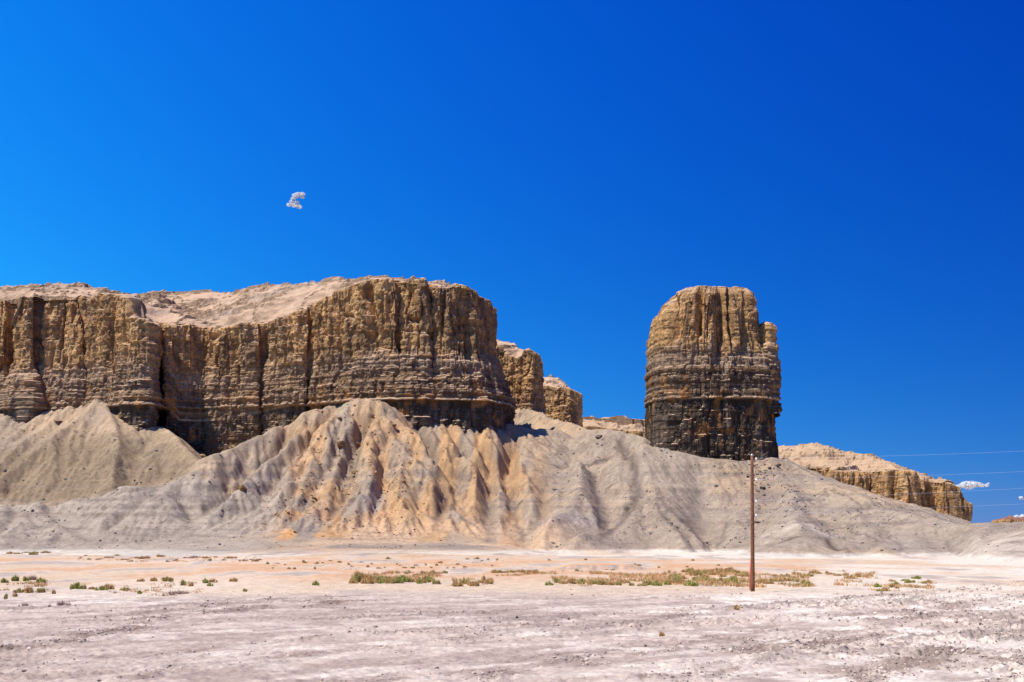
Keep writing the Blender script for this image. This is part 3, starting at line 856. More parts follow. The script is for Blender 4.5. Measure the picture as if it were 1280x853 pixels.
def build_tower(mat):
    cx, cy = 61.5, 345.0
    nth, z0, z1 = 640, 18.0, 78.5
    th = np.linspace(0, 2 * math.pi, nth, endpoint=False)[None, :]
    dz = .26
    nz = int((z1 - z0) / dz)
    Z = np.linspace(z0, z1, nz)[:, None]
    lx = np.interp(Z[:, 0], [18, 34.6, 44, 53, 60, 65.8, 69.5, 73.6, 76.2, 77.7, 78.5], [20.2, 20.0, 20.0, 19.6, 19.1, 18.6, 17.6, 15.3, 13.2, 11.2, 9.6])
    rx = np.interp(Z[:, 0], [18, 28, 43.8, 44.4, 50, 57, 59.5, 62, 66, 69, 74.5, 77.3, 78.5], [21.4, 20.7, 19.4, 18.9, 18.6, 17.6, 15.8, 14.7, 14.3, 14.0, 13.3, 12.2, 11.0])
    A = np.where(np.cos(th) < 0, lx[:, None], rx[:, None])
    w = .5 + .5 * np.cos(th)
    A = lx[:, None] * (1 - sst(.35, .65, w)) + rx[:, None] * sst(.35, .65, w)
    Bf = np.interp(Z[:, 0], [18, 44, 52, 60, 72, 76, 78.5], [16.5, 15.5, 15.5, 14.0, 12.8, 11.6, 9.4])[:, None]
    e = 3.4
    r = 1.0 / ((np.abs(np.cos(th)) / A) ** e + (np.abs(np.sin(th)) / Bf) ** e) ** (1 / e)
    S = th * 18.0
    X = cx + r * np.cos(th); Y = cy + r * np.sin(th); ZZ = np.broadcast_to(Z, X.shape).copy()
    det = cliff_detail(X, Y, ZZ, np.broadcast_to(S, X.shape) , 1.0, .85, 9)
    # join the ends of the periodic noise
    m = sst(2 * math.pi - .35, 2 * math.pi, th)
    det0 = cliff_detail(X, Y, ZZ, np.broadcast_to(S - 36 * math.pi, X.shape), 1.0, .85, 9)
    det = det * (1 - m) + det0 * m
    # five broad ribs with grooves between them on the tan upper half, front side
    g = 0
    for gx, gw, ga in ((-12.3, 1.0, 2.2), (-5.6, .8, 2.4), (.6, .9, 2.0), (3.4, .8, 2.6), (8.4, .7, 1.0), (14.6, .6, 1.2)):
        xx = X - cx + .6 * vn2(ZZ / 5, gx, 322)
        g = g - ga * np.exp(-((xx - gx) / gw) ** 2) * (np.sin(th) < 0) * sst(60, 63, ZZ + 1.5 * vn2(gx * 3.1, 0, 321)) * (1 - sst(75, 78.3, ZZ) * .6)
    side = np.abs(np.cos(th)) ** 2
    det = det * (1 - .6 * side) * (1 - .5 * sst(73, 78, ZZ)) + g
    det = det - 1.3 * (1 - sst(43.7, 44.2, ZZ)) * (.35 + .65 * sst(-.2, .6, np.cos(th))) + .45 * np.exp(-((ZZ - 44.6) / .35) ** 2)
    det = det + .4 * side * vn2(ZZ * 1.1, 0, 323) * sst(43, 46, ZZ)
    X = cx + (r + det) * np.cos(th); Y = cy + (r + det) * np.sin(th)
    col = strata_col(X, Y, ZZ, np.broadcast_to(S, X.shape), np.ones(X.shape))
    # dome the top closed
    rows = []; 
    for k, fr in enumerate((.93, .84, .7, .5, .3, .12, 0.01)):
        zt = z1 + .35 * (1 - fr) + .35 * vn2((X[-1] - cx) * fr / 2, Y[-1] * fr / 2, 331) + .25 * (fr < .9)
        rows.append((cx + (X[-1] - cx) * fr, cy + (Y[-1] - cy) * fr, zt))
    X = np.concatenate([X, np.array([q[0] for q in rows])]); Y = np.concatenate([Y, np.array([q[1] for q in rows])]); ZZ = np.concatenate([ZZ, np.array([q[2] for q in rows])])
    col = np.concatenate([col, np.zeros((7, nth, 3)) + np.array((.40, .28, .17))])
    co = np.stack([X, Y, ZZ], -1).reshape(-1, 3); fc = grid_faces(X.shape[0], nth, wrap=True); col = col.reshape(-1, 3)
    # the small buttress standing against the right side
    n2 = 150; th2 = np.linspace(0, 2 * math.pi, n2, endpoint=False)[None, :]
    Zb = np.linspace(40, 68.6, 110)[:, None]
    hw = np.interp(Zb[:, 0], [40, 55, 58, 60, 65.6, 67.7, 68.6], [4.0, 4.0, 3.6, 3.2, 2.8, 2.2, .5])[:, None]
    bx = np.interp(Zb[:, 0], [40, 58, 64, 69.3], [77.0, 77.0, 77.2, 76.7])[:, None]
    Xb = bx + hw * np.cos(th2); Yb = 340 + hw * 1.9 * np.sin(th2); Zz = np.broadcast_to(Zb, Xb.shape)
    dd = .28 * np.tanh(3 * vn2(Zz * 1.2, 0, 341)) + .5 * fbm3(Xb / 2, Yb / 2, Zz / 2, 3, 342)
    dd = dd + .35 * block(np.broadcast_to(th2 * 3, Xb.shape), Zz, 2.2, 2.4, 361) + .2 * block(np.broadcast_to(th2 * 3, Xb.shape), Zz, 1.0, .9, 362)
    dd = dd * sst(68.7, 66.9, Zz)
    Xb = Xb + dd * np.cos(th2); Yb = Yb + dd * np.sin(th2)
    cb = strata_col(Xb, Yb, Zz, np.broadcast_to(th2 * 4, Xb.shape), np.ones(Xb.shape))
    fb = grid_faces(110, n2, wrap=True, off=len(co))
    co = np.concatenate([co, np.stack([Xb, Yb, Zz], -1).reshape(-1, 3)]); col = np.concatenate([col, cb.reshape(-1, 3)]); fc = np.concatenate([fc, fb])
    o = make_mesh("rock_tower", co, fc, col, mat, smooth=False)
    tag(o, "lone flat topped rock tower, tan above and nearly black below, on the grey slope", "rock tower")
    return o

# ------------------------------------------------------------------ build terrain
build_ground()
tick('ground')
hxs, hys, HZ = build_hills()

def hill_z(x, y):
    """height of the slopes at arrays x, y (very low outside them)"""
    fx = np.clip((x - HX0) / HC, 0, len(hxs) - 2.001); fy = np.clip((y - HY0) / HC, 0, len(hys) - 2.001)
    ix = fx.astype(int); iy = fy.astype(int); fx = fx - ix; fy = fy - iy
    h = HZ[iy, ix] * (1 - fx) * (1 - fy) + HZ[iy, ix + 1] * fx * (1 - fy) + HZ[iy + 1, ix] * (1 - fx) * fy + HZ[iy + 1, ix + 1] * fx * fy
    out = (x < HX0) | (x > HX1 - 1) | (y < HY0) | (y > HY1 - 1)
    return np.where(out, -9., h)

def terrain_z(x, y):
    h = float(hill_z(np.array([x]), np.array([y]))[0])
    return h if h > 2 else max(h, float(plain_z(np.array([x]), np.array([y]))[0]))

def hit(px, py):
    Yc = np.arange(HY0, 440, .3)
    dirx = (px - 640) / F; dirz = -(py - HOR) / F
    h = hill_z(dirx * Yc, Yc)
    k = np.flatnonzero(h > EYE + dirz * Yc)
    if len(k) == 0: return None
    k = k[0]
    return dirx * Yc[k], float(Yc[k]), float(h[k])

tick('hills')
cliff = rock_mat("cliff_rock", bump=.9, bscale=1.3, bdist=.45, dust=CLIFF_DUST, dust_lo=.60, dust_hi=.84, var=.45, nscale=.8)
cliff_far = rock_mat("cliff_rock_far", bump=.9, bscale=.5, bdist=1.2, dust=(.50, .335, .20), dust_lo=.5, dust_hi=.8, var=.40, nscale=.3)

main_outline = [
 (-420, 400, 375, .3, .7, 0), (-160, 385, 375, .3, .7, 1), (-60, 372, 372, .3, .7, 1), (6, 370, 374, .4, .7, 1), (17, 373, 374, .3, .7, 1), (24, 366, 373, 1.0, .7, 1), (42, 362, 371, .9, .7, 1), (48, 366, 370, .5, .7, 1),
 (75, 362, 369, .4, .7, 1), (105, 362, 369, .4, .75, 1), (112, 367, 372, .4, .8, 1), (122, 360, 371, .5, .8, 1), (150, 356, 369, .5, .8, 1), (162, 352, 372, .5, .8, 1), (167, 350, 398, .5, .8, 1), (182, 349, 400, .4, .85, 1), (193, 350, 404, .2, .9, 1),
 (197, 362, 404, .0, .95, 1), (200, 370, 404, .0, 1, 1), (204, 366, 405, .0, 1, 1), (207, 355, 405, .1, 1, 1), (240, 359, 406, .2, 1, 1), (258, 360, 407, .2, 1, 1), (262, 358, 407, .2, .7, 1), (290, 357, 407, .3, .55, 1), (322, 355, 403, .3, .55, 1), (326, 358, 403, .1, .6, 1), (333, 355, 400, .3, .55, 1),
 (345, 353, 396, .3, .55, 1), (380, 349, 383, .3, .6, 1), (385, 352, 382, .1, .6, 1), (392, 349, 378, .3, .65, 1), (410, 347, 369, .4, .75, 1), (428, 345, 360, .5, .9, 1), (445, 342, 351, .5, 1, 1),
 (470, 339, 346, .5, 1, 1), (495, 337, 347, .5, 1, 1), (498, 341, 348, .5, 1, 1), (504, 337, 348, .5, 1, 1), (534, 337, 349, .5, 1, 1), (538, 342, 350, .5, 1, 1), (546, 338, 357, .5, 1, 1), (574, 339, 351, .55, 1, 1), (596, 342, 360, .7, 1, 1),
 (608, 348, 368, .9, 1, 1), (613, 360, 374, 1.1, 1, 1), (612, 385, 380, 1.1, 1, 1), (600, 430, 422, .5, 1, 0), (520, 500, 456, .3, 1, 0), (200, 560, 479, .3, 1, 0), (-420, 560, 479, .3, 1, 0)]
main_crests = [
 (.52, [(195, 366, 442), (250, 366, 440), (300, 365, 432), (340, 361, 418), (375, 356, 400), (400, 352, 388), (440, 352, 368), (470, 350, 352), (530, 355, 350), (575, 358, 348)]),
 (.40, [(-160, 362, 402), (0, 361, 396), (30, 358, 392), (70, 357, 390), (105, 358, 388), (130, 363, 384), (160, 371, 378), (185, 392, 370)]),
 (.55, [(185, 392, 372), (200, 372, 425)]),
]
o = build_mesa("mesa", main_outline, 22.0, main_crests, cliff)
tag(o, "long brown cliffed mesa with a dark banded base filling the left half", None, None, "structure")

m2 = [(560, 500, 455, .2, .7, 0), (600, 470, 428, .2, .7, 1), (622, 455, 431, .2, .7, 1), (636, 452, 446, .2, .7, 1), (648, 450, 446, .2, .7, 1), (652, 448, 434, .2, .6, 1), (664, 446, 437, .25, .6, 1), (673, 449, 444, .3, .6, 1), (678, 458, 456, .3, .6, 1), (676, 490, 456, .2, .6, 0), (650, 560, 480, .2, .6, 0), (560, 560, 480, .2, .6, 0)]
o = build_mesa("mesa", m2, 30.0, [(.45, [(600, 424, 475), (622, 427, 472), (650, 431, 465), (668, 438, 458)])], cliff, seed=4, undercut=.4, colamp=.9, ds=.4, dz=.4)
tag(o, "second cliff headland stepping back behind the right end of the long mesa", None, None, "structure")

m3 = [(640, 600, 480, .2, .3, 0), (670, 575, 482, .2, .3, 1), (690, 560, 482, .2, .3, 1), (708, 556, 484, .2, .3, 1), (720, 558, 488, .2, .3, 1), (726, 566, 491, .25, .3, 1), (724, 600, 491, .2, .3, 0), (700, 680, 515, .2, .3, 0), (640, 680, 515, .2, .3, 0)]
o = build_mesa("mesa", m3, 40.0, [(.42, [(660, 470, 590), (685, 473, 588), (705, 477, 582), (722, 485, 572)])], cliff, seed=6, undercut=.2, colamp=.6, ds=.5, dz=.5)
tag(o, "third small flat topped headland, farthest step of the mesa before the gap", None, None, "structure")

gap = [(560, 980, 533, .3, 0, 0), (690, 950, 533, .3, 0, 1), (730, 945, 532, .3, 0, 1), (765, 960, 535, .3, 0, 1), (800, 950, 537, .3, 0, 1), (840, 960, 538, .3, 0, 1), (930, 1000, 540, .3, 0, 0), (930, 1150, 540, .3, 0, 0), (560, 1150, 533, .3, 0, 0)]
o = build_mesa("mesa", gap, 50.0, [(.30, [(690, 524, 1000), (730, 526, 1000), (765, 530, 1005), (800, 533, 1000), (850, 536, 1000)])], cliff_far, sc=2.4, ds=1.2, dz=.8, seed=11, undercut=0, capstep=2.2, capcol=(.42, .28, .17), rim_noise=.6, back=12)
tag(o, "low pale rim of a far mesa seen through the gap left of the rock tower", None, None, "structure")

rm = [(820, 1500, 575, .3, 0, 0), (940, 1340, 578, .2, 0, 1), (985, 1310, 581, .2, 0, 1), (1012, 1300, 583, .2, 0, 1), (1030, 1300, 583, .2, 0, 1), (1040, 1270, 588, .2, 0, 1), (1058, 1265, 590, .2, 0, 1), (1075, 1262, 589, .15, 0, 1), (1090, 1275, 589, .15, 0, 1), (1110, 1255, 588, .15, 0, 1), (1132, 1235, 587, .15, 0, 1), (1139, 1240, 588, .1, 0, 1),
      (1142, 1300, 598, .2, 0, 1), (1156, 1290, 599, .2, 0, 1), (1168, 1300, 601, .2, 0, 1), (1178, 1280, 602, .2, 0, 1), (1192, 1280, 603, .3, 0, 1), (1199, 1290, 608, .3, 0, 1), (1207, 1290, 626, .2, 0, 1), (1211, 1310, 629, .2, 0, 1), (1208, 1420, 629, .2, 0, 0), (1180, 1600, 620, .2, 0, 0), (820, 1700, 590, .2, 0, 0)]
rm_c = [(.42, [(900, 549, 1480), (975, 551, 1470), (1018, 553, 1450), (1043, 565, 1430), (1080, 568, 1400), (1105, 578, 1345), (1125, 585, 1290)]),
        (.40, [(1100, 590, 1400), (1142, 593, 1380), (1160, 597, 1350), (1190, 601, 1310)])]
o = build_mesa("mesa", rm, -6.0, rm_c, cliff_far, sc=1.9, ds=.8, dz=.8, seed=15, undercut=0, capstep=2.4, capcol=(.42, .28, .17), colamp=1.7, rim_noise=.5, back=14)
tag(o, "distant brown fluted mesa with an orange debris cap right of the rock tower", None, None, "structure")

fo = [(1240, 3300, 651, .2, 0, 1), (1250, 3150, 650, .2, 0, 1), (1262, 3120, 649, .2, 0, 1), (1285, 3150, 650, .2, 0, 1), (1400, 3200, 651, .2, 0, 1), (1400, 3600, 651, .2, 0, 0), (1240, 3600, 651, .2, 0, 0)]
cliff_red = rock_mat("cliff_rock_red", bump=.8, bscale=.2, bdist=2., dust=(.24, .11, .07), dust_lo=.6, dust_hi=.85, var=.3, nscale=.1)
o = build_mesa("mesa", fo, -8.0, [(.1, [(1250, 649.5, 3320), (1262, 648.5, 3300), (1300, 649, 3300)])], cliff_red, sc=5.0, ds=2.5, dz=2.0, seed=21, undercut=0, capstep=5, capcol=(.2, .08, .05), rim_noise=.4, back=30)
tag(o, "tiny dark red outcrop on the skyline at the far right edge", None, None, "structure")

tick('mesas')
build_tower(cliff)

# ------------------------------------------------------------------ rocks
def boulder_mesh(name, seed, col, flat=.75, cuts=5):
    import bmesh
    rg = np.random.default_rng(seed)
    bm = bmesh.new()
    bmesh.ops.create_icosphere(bm, subdivisions=3, radius=1.0)
    v = np.array([q.co[:] for q in bm.verts])
    # chop with random planes for flat broken sides
    for i in range(9):
        n = rg.normal(size=3); n /= np.linalg.norm(n); d = rg.uniform(.55, .85)
        p = v @ n; over = np.maximum(p - d, 0)
        v = v - over[:, None] * n
    v = v * np.array((1, rg.uniform(.7, .95), flat))
    v = v * (1 + .10 * fbm3(v[:, 0] * 2, v[:, 1] * 2, v[:, 2] * 2, 3, seed))[:, None]
    for q, c in zip(bm.verts, v): q.co = c
    me = bpy.data.meshes.new(name); bm.to_mesh(me); bm.free()
    at = me.color_attributes.new("Col", 'FLOAT_COLOR', 'POINT')
    c4 = np.ones((len(v), 4), np.float32)
    c4[:, :3] = np.array(col) * np.array((.75, .7, .62)) * (1 + .3 * vn3(v[:, 0] * 3, v[:, 1] * 3, v[:, 2] * 3, seed))[:, None]
    at.data.foreach_set("color", c4.ravel())
    me.materials.append(rock_mat_b)
    return me

rock_mat_b = rock_mat("boulder_rock", bump=.7, bscale=4., bdist=.1, dust=(.36, .26, .18), dust_lo=.75, dust_hi=1.0, var=.25, nscale=2.)
DARK = [boulder_mesh("boulder", 501 + i, (.12, .10, .095)) for i in range(3)]
TAN = [boulder_mesh("boulder", 521 + i, (.34, .21, .11)) for i in range(3)]
GREY = [boulder_mesh("boulder", 541 + i, (.30, .25, .22)) for i in range(2)]

def put_rock(meshes, px, py, w, label, group=None, flat=1.0, name="boulder", cat="boulder", at=None):
    h = at if at else hit(px, py)
    if not h: return None
    r = w * .5 * h[1] / F
    o = bpy.data.objects.new(name, random.choice(meshes))
    COL.objects.link(o)
    o.location = (h[0], h[1], h[2] + r * .25 * flat)
    o.scale = (r, r * random.uniform(.8, 1.1), r * flat * random.uniform(.85, 1.15))
    o.rotation_euler = (random.uniform(-.3, .3), random.uniform(-.3, .3), random.uniform(0, 6.28))
    tag(o, label, cat, group)
    return o

put_rock(TAN, 426, 559, 15, "largest brown boulder high on the orange slope, a square block", flat=1.0)
put_rock(TAN, 447, 557, 8, "dark brown boulder just right of the largest block on the orange slope")
put_rock(TAN, 444, 592, 11, "brown boulder with a shadowed underside halfway down the orange spur", flat=.9)
put_rock(TAN, 303, 613, 12, "rounded orange brown boulder perched on the lowest left orange ridge")
put_rock(TAN, 393, 624, 11, "flat slab of pale orange rock lying on the lower orange slope", flat=.5)
put_rock(TAN, 380, 626, 7, "dark orange rock just left of the pale flat slab")
put_rock(TAN, 492, 533, 12, "tan ledge boulder near the top of the slope under the headland", flat=.6)
put_rock(TAN, 424, 524, 8, "brown rock closest below the dark cliff foot, above the largest block", flat=.7)
put_rock(TAN, 611, 548, 6, "dark notch rock on the pale spur crest right of the gully")
put_rock(TAN, 504, 604, 8, "brown rock with a hollow on the beige spur right of the orange slope")
put_rock(TAN, 253, 571, 13, "orange brown block in the valley between the grey cone and the big slope", flat=.6)
put_rock(TAN, 72, 528, 13, "orange ledge rock on the left shoulder of the grey cone", flat=.45)
put_rock(DARK, 749, 548, 11, "dark rock knob on the saddle left of the rock tower", flat=.8)
put_rock(DARK, 953, 611, 8, "dark oval boulder by itself right of the utility pole")
put_rock(DARK, 935, 597, 6, "dark boulder touching the left side of the pole's upper part", flat=.8)
put_rock(DARK, 947, 654, 10, "low dark slab right of the pole near the foot of the slope", flat=.4)
put_rock(DARK, 962, 586, 9, "dark slab at the right in the rubble under the rock tower", flat=.6)
put_rock(DARK, 972, 583, 10, "greyish rock outcrop at the crest of the rubble under the tower", flat=.7)

tick('rocks0')
def scatter(meshes, n, cx, cy, rx, ry, w0, w1, label, group, flat=.7):
    for i in range(n):
        a = random.gauss(0, 1); b = random.gauss(0, 1)
        put_rock(meshes, cx + a * rx, cy + b * ry, random.uniform(w0, w1) * random.uniform(.7, 1.1), label, group, flat)

scatter(DARK, 60, 951, 592, 11, 9, 1.6, 4.2, "small dark rock in the rubble fan right below the rock tower", "rubble below the rock tower")
scatter(DARK, 22, 945, 625, 12, 14, 1.3, 2.6, "small dark stone lower down the slope around the pole", "stones around the pole on the slope")
scatter(TAN, 40, 450, 580, 14, 26, 1.6, 4.2, "small orange brown rock in the gully of the orange slope", "rocks in the orange gully")
scatter(TAN, 24, 395, 625, 22, 16, 1.6, 4.0, "small orange brown rock on the lower orange slope", "rocks low on the orange slope")
scatter(TAN, 20, 495, 615, 9, 24, 1.5, 3.6, "small tan rock on the beige spur right of the orange gully", "rocks on the beige spur")
scatter(TAN, 18, 320, 612, 22, 10, 1.5, 4.0, "small brown rock along the lowest left orange ridge", "rocks on the left orange ridge")
scatter(GREY, 22, 560, 560, 12, 18, 1.4, 3.0, "small grey stone beside the dark gully below the headland", "stones by the dark gully")
scatter(TAN, 14, 60, 545, 25, 12, 1.4, 3.4, "small brown rock on the ridged slope at the far left", "rocks on the far left slope")
tick('rocks')
def pebble_field(name, pos, rad, cols, mat, label, seed):
    """one mesh of very many small broken stones"""
    import bmesh
    rg = np.random.default_rng(seed)
    bm = bmesh.new(); bmesh.ops.create_icosphere(bm, subdivisions=1, radius=1.0)
    sv = np.array([v.co[:] for v in bm.verts]); sf = np.array([[v.index for v in f.verts] for f in bm.faces]); bm.free()
    n = len(pos); k = len(sv)
    J = sv[None] * rg.uniform(.65, 1.25, (n, k, 1)) * rg.uniform(.6, 1.3, (n, 1, 3)) * np.array((1, 1, .75))
    a = rg.uniform(0, 6.28, n); ca, sa = np.cos(a)[:, None], np.sin(a)[:, None]
    V = np.stack([J[..., 0] * ca - J[..., 1] * sa, J[..., 0] * sa + J[..., 1] * ca, J[..., 2]], -1) * rad[:, None, None]
    V = V + pos[:, None, :]
    Fa = sf[None] + (np.arange(n) * k)[:, None, None]
    C = np.repeat(cols[:, None, :], k, 1)
    o = make_mesh(name, V.reshape(-1, 3), Fa.reshape(-1, 3), C.reshape(-1, 3), mat, smooth=False, tint=(1, 1, 1))
    tag(o, label, None, None, "stuff")
    return o

peb = flat_mat("stone_chip", (1, 1, 1), rough=.95, vcol=True, nsc=2.0, var=.3)
def slope_rubble():
    rg = np.random.default_rng(77)
    n = 90000
    x = rg.uniform(-170, 150, n); y = rg.uniform(190, 372, n)
    z = hill_z(x, y)
    dens = .10 + .9 * sst(.05, .5, fbm2(x / 9, y / 9, 3, 88)) * sst(-.3, .3, fbm2(x / 30, y / 30, 3, 701))
    dens = dens + .9 * np.exp(-((x - 70) / 8) ** 2) * (y > 270) + .5 * (x > -62) * (x < -22) * (y > 270)
    k = (z > 1.0) & (rg.random(n) < dens * .42)
    x, y, z = x[k], y[k], z[k]
    r = .10 + .09 * rg.exponential(1, len(x)); r = np.minimum(r, .75)
    base = np.where(((x > -66) & (x < -10))[:, None], np.array((.36, .22, .12)), np.array((.27, .225, .20)))
    dk = rg.random(len(x)) < .4
    base = np.where(dk[:, None], base * .55, base) * rg.uniform(.7, 1.5, (len(x), 1))
    pebble_field("slope_rubble", np.stack([x, y, z + r * .2], -1), r, base, peb, "fine broken stones strewn over the slopes", 78)
def ground_clods():
    rg = np.random.default_rng(87)
    n = 260000
    u = rg.random(n); y = 30 * (110 / 30.) ** u
    x = rg.uniform(-.62, .62, n) * y
    st, st2, patch, near, rgt, rough = plain_fields(x, y)
    k = rg.random(n) < np.clip(rough * (.04 + .36 * rgt) + .32 * berm_mask(x, y) + .0015, 0, 1) * .62
    x, y = x[k], y[k]; z = plain_z(x, y)
    r = .014 + .017 * rg.exponential(1, len(x)) ; r = np.minimum(r, .085) * (.7 + y / 100)
    base = np.array((.43, .335, .27)) * rg.uniform(.55, 1.5, (len(x), 1))
    print('clods', len(x))
    pebble_field("dirt_clods", np.stack([x, y, z + r * .3], -1), r, base, peb, "small grey dirt clods broken up on the scraped flat", 88)
slope_rubble(); ground_clods()

# loose caprocks on the mesa
def cap_at(px, py, Y): return (float(WX(px, Y)), Y, float(WZ(py, Y)))
put_rock(TAN, 33, 357, 17, "flat brown caprock perched on the mesa skyline at far left", flat=.5, at=cap_at(33, 361, 391), name="caprock", cat="rock")
put_rock(TAN, 46, 359, 13, "lower brown caprock just right of the first perched one on the mesa", flat=.35, at=cap_at(47, 361, 391), name="caprock", cat="rock")
put_rock(TAN, 106, 356, 10, "small brown caprock sticking up alone on the mesa skyline", flat=.6, at=cap_at(107, 358, 387), name="caprock", cat="rock")
put_rock(TAN, 93, 357, 14, "thin brown caprock slab left of the small upright one on the mesa", flat=.25, at=cap_at(92, 359, 387), name="caprock", cat="rock")
put_rock(TAN, 202, 366, 20, "long dark caprock slab at the left start of the low mesa skyline", flat=.25, at=cap_at(204, 368, 440), name="caprock", cat="rock")

# ------------------------------------------------------------------ shrubs
def tuft_mesh(name, kind, seed):
    rg = np.random.default_rng(seed)
    V = []; Fc = []; C = []
    if kind == 'green':
        n, cols = 420, [(.34, .38, .07), (.42, .43, .10), (.20, .24, .06), (.48, .38, .14)]
    elif kind == 'dry':
        n, cols = 360, [(.62, .34, .13), (.70, .45, .20), (.45, .24, .10), (.36, .30, .11)]
    elif kind == 'mixed':
        n, cols = 400, [(.58, .36, .14), (.38, .37, .10), (.50, .40, .16), (.28, .26, .09)]
    else:
        n, cols = 260, [(.30, .19, .16), (.42, .28, .23), (.20, .13, .11), (.5, .34, .27)]
    # several shoots
    sh = rg.normal(size=(7, 2)) * .28
    for i in range(n):
        s = sh[rg.integers(0, 7)]
        a = rg.uniform(0, 6.283); tilt = abs(rg.normal()) * .42 if kind != 'twig' else rg.uniform(.1, .95)
        L = rg.uniform(.3, 1.0) * (1 - .55 * min(1, np.hypot(*s) / .8)) * (1 - .3 * math.sin(tilt))
        d = np.array((math.sin(tilt) * math.cos(a), math.sin(tilt) * math.sin(a), math.cos(tilt)))
        b = np.array((s[0] + rg.normal() * .07, s[1] + rg.normal() * .07, -.04))
        w = rg.uniform(.015, .04) if kind != 'twig' else rg.uniform(.008, .022)
        sd = np.cross(d, (math.cos(a + 1.3), math.sin(a + 1.3), .2)); sd /= np.linalg.norm(sd)
        tip = b + d * L * .8 + np.array((0, 0, -.10 * L * math.sin(tilt)))
        mid = b + d * L * .45
        k = len(V)
        V += [b - sd * w * .6, b + sd * w * .6, mid + sd * w, tip, mid - sd * w]
        c = np.array(cols[rg.integers(0, len(cols))]) * rg.uniform(.8, 1.2)
        C += [c * .9, c * .9, c, c * 1.05, c]
        Fc += [(k, k + 1, k + 2), (k, k + 2, k + 4), (k + 4, k + 2, k + 3)]
        if kind != 'twig' and rg.random() < .8:       # leaves along the blade
            for q in range(2):
                p = b + d * L * rg.uniform(.3, .85); r = rg.normal(size=3); r /= np.linalg.norm(r); r2 = np.cross(r, d); r2 /= np.linalg.norm(r2) + 1e-6
                k = len(V); V += [p, p + r * .07 + r2 * .02, p + r * .10 - r2 * .03]; C += [c, c, c * 1.1]; Fc += [(k, k + 1, k + 2)]
    o = make_mesh(name, np.array(V), np.array(Fc), np.array(C), leaf_mat, smooth=False, tint=(1, 1, 1))
    me = o.data; bpy.data.objects.remove(o)
    return me
leaf_mat = flat_mat("dry_foliage", (1, 1, 1), rough=.9, vcol=True, nsc=3, var=.2)
TM = {k: [tuft_mesh("desert_shrub", k, 600 + i * 13 + j) for j in range(3)] for i, k in enumerate(('green', 'dry', 'mixed', 'twig'))}
NAMES = {'green': 'green_shrub', 'dry': 'dry_shrub', 'mixed': 'desert_shrub', 'twig': 'twiggy_bush'}

def shrub(kind, px, py, w, h, label, group=None):
    """py is the row of the foot, w and h the size in photo pixels"""
    Y = F * EYE / (py - HOR); X = (px - 640) * Y / F
    z = terrain_z(X, Y)
    Y2 = F * (EYE - z) / (py - HOR); X = (px - 640) * Y2 / F; z = terrain_z(X, Y2)
    o = bpy.data.objects.new(NAMES[kind], random.choice(TM[kind]))
    COL.objects.link(o)
    o.location = (X, Y2, z)
    sw = w * Y2 / F / 1.12; shh = h * Y2 / F / .78
    o.scale = (sw, sw, shh)
    o.rotation_euler = (0, 0, random.uniform(0, 6.28))
    tag(o, label, 'shrub', group)

